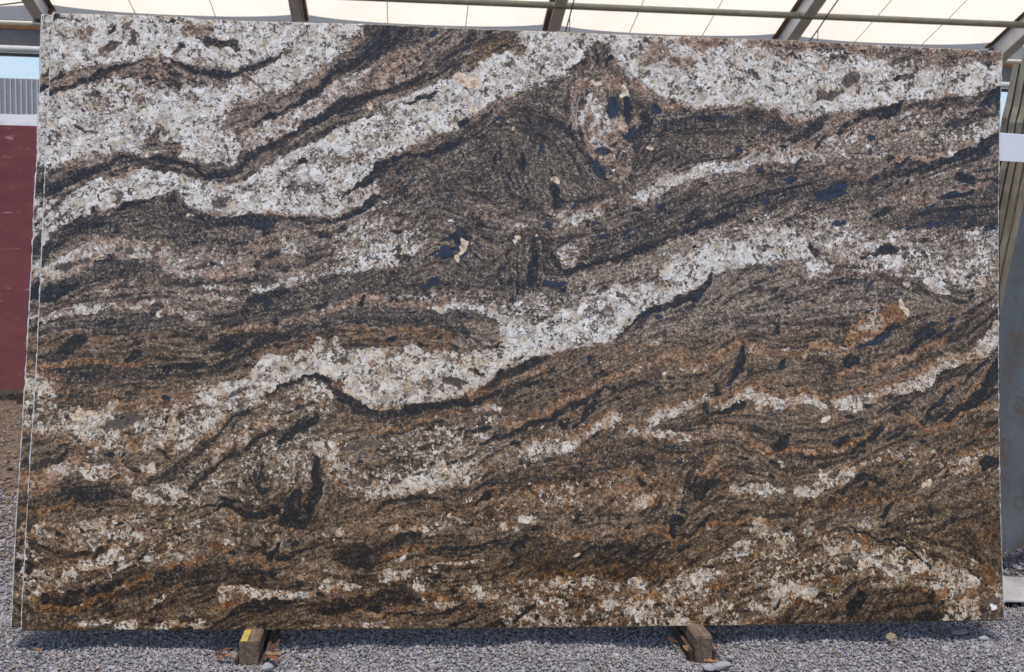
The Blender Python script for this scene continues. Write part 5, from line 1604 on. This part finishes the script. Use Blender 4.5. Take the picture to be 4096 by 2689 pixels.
# ------------------------------------------------------------------ shed roof behind: eave, rafters, membrane
M_STEEL = flat_mat('painted_steel', (.60, .62, .65), .45, .10, 4)
M_STEELD = flat_mat('dull_dark_steel', (.10, .105, .115), .5, .2, 3, .2)
M_FLASH = flat_mat('grey_flashing', (.30, .31, .33), .5, .08, 1.5)
M_SEAM = flat_mat('seam_tape', (.80, .79, .78), .6, .08, 3)
M_OLIVE = flat_mat('olive_steel_pipe', (.32, .31, .25), .5, .15, 6, .2)
M_RUSTY = flat_mat('rusty_flange', (.15, .085, .05), .7, .35, 8)
M_PALE = flat_mat('pale_pvc', (.72, .68, .56), .4, .06, 3)
M_BRN = flat_mat('brown_shadow_tone', (.24, .13, .06), .7, .15, 4)  # shadow tone for the strip below the eave tube
g = NT('membrane_fabric', .8, .1); g.t.nodes.remove(g.b)
out = g.t.nodes['Material Output']; co = g.coord(); nz = g.noise(co, 1.2, 4, .6)
cf = g.ramp(nz, [(.3, (.84, .78, .66)), (.7, (.90, .85, .74))])
di = g.n('ShaderNodeBsdfDiffuse'); tr = g.n('ShaderNodeBsdfTranslucent'); mx = g.n('ShaderNodeMixShader'); mx.inputs[0].default_value = .72
g.lk(cf, di.inputs[0]); g.lk(cf, tr.inputs[0]); g.lk(di.outputs[0], mx.inputs[1]); g.lk(tr.outputs[0], mx.inputs[2]); g.lk(mx.outputs[0], out.inputs[0])
M_FAB = g.m
YE = 16.0; SLOPE = math.tan(R(18)); LEN = 7.0
ZE = at_y(1650, 92, YE)[2]                       # membrane height at the eave
FX = [at_y(px, py, YE)[0] for px, py in ((-880, 60), (190, 70), (1208, 88), (2196, 118), (3118, 152), (3975, 185), (4790, 215))]
def zroof(y): return ZE+(YE-y)*SLOPE
for k in range(len(FX)-1):
    xa, xb = FX[k]+.12, FX[k+1]-.12
    lbl = ['cream fabric roof bay left of the rafter with the disc lamp', 'cream fabric roof bay right of the rafter with the disc lamp', 'cream fabric roof bay between the upright-looking rafter and the next towards the khaki stack', 'cream fabric roof bay in the middle, above the big brown inclusion of the slab', 'cream fabric roof bay above the rust-stained slab corner, between two slanting rafters', 'cream fabric roof bay beyond the rafter behind the khaki-edged stack'][k]
    root = empty('roof_membrane', ((xa+xb)/2, YE, ZE), lbl, 'roof panel', 'fabric roof bays')
    for s in range(3):
        V, Fc = [], []; n = 12
        for i in range(n+1):
            u = (s+i/n)/3; x = xa+(xb-xa)*u
            for j in range(15):
                t = j/14; y = YE-.02-LEN*t
                sag = .10*math.sin(math.pi*u); ylow = YE-.02-.10*abs(2*u-1)**4 if j == 0 else y
                V.append((x-root.location.x, (ylow if j == 0 else y)-root.location.y, zroof(ylow if j == 0 else y)-sag*(.35+.65*math.sin(math.pi*min(1, t*2)))-root.location.z))
                if i and j: a = (i-1)*15+j-1; Fc.append((a, a+1, a+16, a+15))
        link('panel', pydata('panel', V, Fc, True), M_FAB, root)
    for s in (1, 2):
        u = s/3; x = xa+(xb-xa)*u-root.location.x; pts = []
        for j in range(15):
            t = j/14; y = YE-.02-LEN*t; sag = .10*math.sin(math.pi*u)
            pts.append((x, y-root.location.y, zroof(y)-sag*(.35+.65*math.sin(math.pi*min(1, t*2)))-.012-root.location.z))
        link('seam', tube_mesh('seam', pts, .008, 6), M_SEAM, root)
for k, x in enumerate(FX):
    if k in (0, 6): continue
    lb = {1: 'grey steel rafter beside the disc lamp, leaning inward', 2: 'grey steel rafter seen nearly upright, cables at its side', 3: 'grey steel rafter with rusty flange above the fold of the slab', 4: 'grey steel rafter with cables slanting down to the stained slab corner', 5: 'grey steel rafter slanting down behind the stack of khaki-edged slabs'}[k]
    root = empty('steel_rafter', (x, YE, 0), lb, 'rafter', 'portal frames of the shed')
    L = LEN/math.cos(R(18))
    def rbox(nm, lo, hi, mat):
        o = link(nm, box_mesh(nm, lo, hi, .004), mat, root); o.location = (0, .15, ZE); o.rotation_euler = (R(-18), 0, 0); return o
    rbox('web', (-.008, -L, -.40), (.008, 0, -.02), M_STEEL)
    rbox('flange', (-.10, -L, -.42), (.10, 0, -.40), M_STEEL)
    rbox('flange', (-.10, -L, -.02), (.10, 0, -.002), M_RUSTY)
    link('column', box_mesh('column', (-.10, .05, 0), (.10, .40, ZE-.05), .004), M_STEEL, root)
    link('stiffener', box_mesh('stiffener', (-.095, -.02, ZE-.36), (.095, -.008, ZE-.03), .002), M_RUSTY, root)
    pc = [(.13, .0-.3*q, ZE-.62+SLOPE*.3*q+.02*math.sin(q)) for q in range(12)]
    if k in (2, 3, 4): link('cable', tube_mesh('cable', pc, .012, 5), M_STEELD, root)
    if k in (3, 4):
        for q, zz in ((2, .2), (5, .3)): link('tie_rod', tube_mesh('tie_rod', [(.15, -.3*q, ZE-.6+SLOPE*.3*q), (.15, -.3*q+.02, ZE-.95+SLOPE*.3*q)], .008, 5), M_STEELD, root)
# tie purlin under the membrane
YP = 14.6; zp = at_y(3100, 59, YP)[2]
me = tube_mesh('tie_pipe', [(FX[0]+.2, 0, 0), (0, 0, 0), (FX[6]-.2, 0, 0)], .055, 10); o = link('tie_pipe', me, M_OLIVE); o.location = (0, YP, zp)
tag(o, 'long olive grey steel pipe running under the fabric roof', 'pipe')
for k in range(1, 6):
    pass
me = tube_mesh('stay_cable', [(0, 0, 0), tuple(at_y(128, 5, 15.4)-at_y(-260, 52, 15.4))], .012, 5); o = link('stay_cable', me, M_STEELD); o.location = at_y(-260, 52, 15.4)
tag(o, 'thin stay cable running to the rafter beside the disc lamp', 'cable')
# eave build-up, seen left of the bundle
XA, XB = FX[0]-3, FX[6]+3
def eave(name, py0, py1, y0, y1, mat, label, cat, rnd=False):
    z1, z0 = at_y(70, py0, y0)[2], at_y(70, py1, y0)[2]
    if rnd:
        me = tube_mesh(name, [(XA, 0, 0), (XB, 0, 0)], (z1-z0)/2, 14); o = link(name, me, mat); o.location = (0, y0, (z0+z1)/2); return tag(o, label, cat)
    return beam_obj(name, (XA, y0, z0), (XB, y1, z1), mat, label, cat)
eave('eave_flashing', -60, 81, 16.75, 16.80, M_FLASH, 'grey sheet flashing along the eave under the fabric', 'flashing')
eave('light_tube', 83, 101, 16.62, 16.7, M_PALE, 'pale round tube along the eave below the flashing', 'tube', True)
eave('eave_shadow_strip', 100, 118, 16.72, 16.80, M_BRN, 'brown strip along the eave, painted shadow under the pale tube', 'shadow strip')  # brown strip stands in for the shadow below the tube
eave('eave_beam', 119, 182, 16.62, 16.82, M_STEELD, 'dark grey steel beam along the eave', 'beam')
eave('gutter_pipe', 183, 211, 16.60, 16.7, M_STEEL, 'light grey gutter pipe below the dark eave beam', 'gutter', True)
eave('eave_channel', 212, 222, 16.66, 16.82, M_STEELD, 'thin dark channel at the lower lip of the eave', 'channel')
# disc lamp hanging at the eave
pl_ = at_y(148, 98, 15.6)
root = empty('disc_lamp', tuple(pl_), 'small round lamp hanging on a rod from the eave', 'lamp')
bm = bmesh.new(); bmesh.ops.create_cone(bm, segments=20, radius1=.085, radius2=.03, depth=.10, cap_ends=True)
me = bpy.data.meshes.new('lamp_shade'); bm.to_mesh(me); bm.free(); me.materials.append(M_STEELD); sh = link('lamp_shade', me, None, root); sh.location = (0, 0, .05)
bm = bmesh.new(); bmesh.ops.create_cone(bm, segments=24, radius1=.10, radius2=.10, depth=.02, cap_ends=True)
me = bpy.data.meshes.new('rim'); bm.to_mesh(me); bm.free(); me.materials.append(M_STEEL); rm_ = link('rim', me, None, root)
link('rod', tube_mesh('rod', [(0, 0, .1), (0, 0, .55)], .012, 6), M_STEEL, root)
# ------------------------------------------------------------------ right: stack of grey slabs on their rack, card, plastic sheet
g = NT('grey_quartzite', .5, .5); co = g.coord()
n = g.noise(co, 5, 6, .6); v = g.noise(g.mapping(co, (1, 1, .8), (0, R(40), 0)), 3.2, 5, .6, dist=1.5)
c_ = g.ramp(n, [(.3, (.12, .135, .14)), (.7, (.20, .215, .22))])
br = g.noise(g.mapping(co, (1, 1, 1.6), (0, R(-35), 0)), 2.4, 6, .7, dist=.8); c_ = g.mix(g.math('MULTIPLY', g.sstep(br, .52, .68), .7), c_, (.15, .105, .075))
vein = g.math('SUBTRACT', 1, g.sstep(g.math('ABSOLUTE', g.math('SUBTRACT', v, .5)), .008, .03))
g.col(g.mix(g.math('MULTIPLY', vein, .7), c_, (.17, .10, .06))); M_GREY = g.m
g = NT('khaki_cut_edge', .7, .3); co = g.coord(); n = g.noise(g.mapping(co, (1, 1, .2)), 30, 5, .65)
g.col(g.ramp(n, [(.3, (.24, .20, .13)), (.55, (.36, .33, .245)), (.8, (.46, .43, .35))])); g.bump(n, .3, .004); M_KHAKI = g.m
M_GAP = flat_mat('rust_brown_gap', (.24, .14, .085), .8, .4, 30)
AL, LE = R(30), R(8.8)
nN = np.array([math.sin(AL), -math.cos(AL), 0]); tT = np.array([math.cos(AL), math.sin(AL), 0])
up = nN*math.sin(LE)+np.array([0, 0, math.cos(LE)]); nF = np.cross(tT, up); nF = nF if nF@nN > 0 else -nF
# left edge of the nearest face runs through photo points (3995,1290) and (4085,640)
B0 = on_plane(3995, 1290, (2.33, .70, 0), nN)
base = B0-up*((B0[2]-.09)/up[2])
Mst = Matrix(((tT[0], -nF[0], up[0], base[0]), (tT[1], -nF[1], up[1], base[1]), (tT[2], -nF[2], up[2], base[2]), (0, 0, 0, 1)))
def pyx(P): d = np.asarray(P)-CAM; return 2048+FPX*(d@_r)/(d@_f), 1344.5-FPX*(d@_u)/(d@_f)
TT = next(t for t in np.arange(1.2, 3, .005) if pyx(base+up*t)[1] < 232)
tops = [TT, TT+.03, TT-.01, TT+.02, TT-.03]; acc = 0
names = ['grey-blue veined stone slab, nearest face of the khaki-edged stack', 'second khaki-edged stone slab of the stack, behind the grey-blue face', 'third khaki-edged slab of the stack with green tape on its edge', 'fourth khaki-edged slab of the stack with drips of resin', 'rearmost khaki-edged slab of the stack, against the sky']
for k in range(5):
    th = .024; V, Fc = [], []; nz = 70; rr = np.random.default_rng(20+k)
    zs = np.linspace(0, tops[k], nz); ed = np.convolve(rr.normal(0, .0022, nz+8), np.ones(5)/5, 'same')[4:4+nz]
    ed -= .006*np.exp(-((zs-TT+.27-.01*k)/.03)**2)*(k > 1)+.005*np.exp(-((zs-TT+.38+.02*k)/.03)**2)*(k > 2)
    off = -.004*k
    for z, e in zip(zs, ed): V += [(e+off, acc, z), (e+off, acc+th, z), (2.6, acc, z), (2.6, acc+th, z)]
    for j in range(nz-1):
        a = j*4; b = a+4; Fc += [(a, b, b+1, a+1), (a+2, a+3, b+3, b+2), (a, a+2, b+2, b), (a+1, b+1, b+3, a+3)]
    Fc += [(0, 1, 3, 2), ((nz-1)*4, (nz-1)*4+2, (nz-1)*4+3, (nz-1)*4+1)]
    me = pydata('stone_slab', V, Fc); o = link('stone_slab', me, [M_KHAKI, M_GREY])
    for p_ in me.polygons:
        if abs(p_.normal.y) > .9: p_.material_index = 1
    o.matrix_world = Mst; tag(o, names[k], 'slab', 'slabs of the khaki-edged stack')
    if k < 4:
        me = box_mesh('rust_line', (-.001, acc+th, .01), (2.5, acc+th+.006, min(tops[k], tops[k+1])-.01)); gp = link('packing_strip', me, M_GAP, o)
    if k == 2:
        zt = (at_y(4004, 1140, 1.0)[2]-.09)
        link('green_tape', box_mesh('green_tape', (-.013, acc+.003, zt-.06), (-.009, acc+th-.003, zt+.065)), flat_mat('green_tape', (.16, .36, .02), .5, .1, 20), o)
    acc += th+.006
beam_obj('timber_block', (base[0]+.95, base[1]+.30, -.02), (base[0]+1.05, base[1]+1.0, .088), M_BATTEN, 'timber block carrying the khaki-edged stack', 'sleeper', bev=.004)
# blank white card in front of the stack
cp = base+up*(TT-.25)+nN*.05; c0, c1 = on_plane(3993, 531, cp, (.3, -1, 0)), on_plane(4330, 664, cp, (.3, -1, 0))
cw = math.hypot(c1[0]-c0[0], c1[1]-c0[1]); chh = c0[2]-c1[2]
me = box_mesh('blank_card', (0, -.002, -chh), (cw, .002, 0), .0008); o = link('blank_card', me, flat_mat('white_card', (.78, .80, .84), .45, .02, 3))
o.location = c0; o.rotation_euler = (0, 0, math.atan2(c1[1]-c0[1], c1[0]-c0[0])); tag(o, 'blank white card hung on the khaki-edged stack', 'card')
# crumpled plastic sheet
V, Fc = [], []; nu, nv = 90, 46; rr = np.random.default_rng(9)
fx = [(rr.uniform(6, 60), rr.uniform(-40, 60), rr.uniform(0, 6)) for _ in range(10)]
for j in range(nv):
    for i in range(nu):
        u, v_ = i/(nu-1), j/(nv-1); x, y = 1.72+u*1.25, .36+v_*.34+.03*math.sin(u*7)
        hgt = .085*math.sin(math.pi*min(1, v_*1.05))**.7*(.75+.35*math.sin(u*9+1))
        fold = .35+.9*sum(1-abs(math.sin(a*u*.8+b*v_*.5+c))**.6 for a, b, c in fx)/10
        V.append((x, y, .012+hgt*(.45+.75*fold)))
        if i and j: a = (j-1)*nu+i-1; Fc.append((a, a+1, a+nu+1, a+nu))
me = pydata('plastic_sheet', V, Fc, True); o = link('plastic_sheet', me, flat_mat('white_film', (.34, .335, .33), .4, .2, 12))
sm = o.modifiers.new('thickness', 'SOLIDIFY'); sm.thickness = .002
tag(o, 'crumpled white plastic sheet on the gravel below the grey stack', 'plastic sheet')
pb = at_z(4020, 2322, .05)
beam_obj('wood_offcut', (pb[0]-.15, .74, 0), (pb[0]+.03, .80, .045), M_BATTEN, 'brown timber offcut between plastic sheet and grey slab', 'offcut')
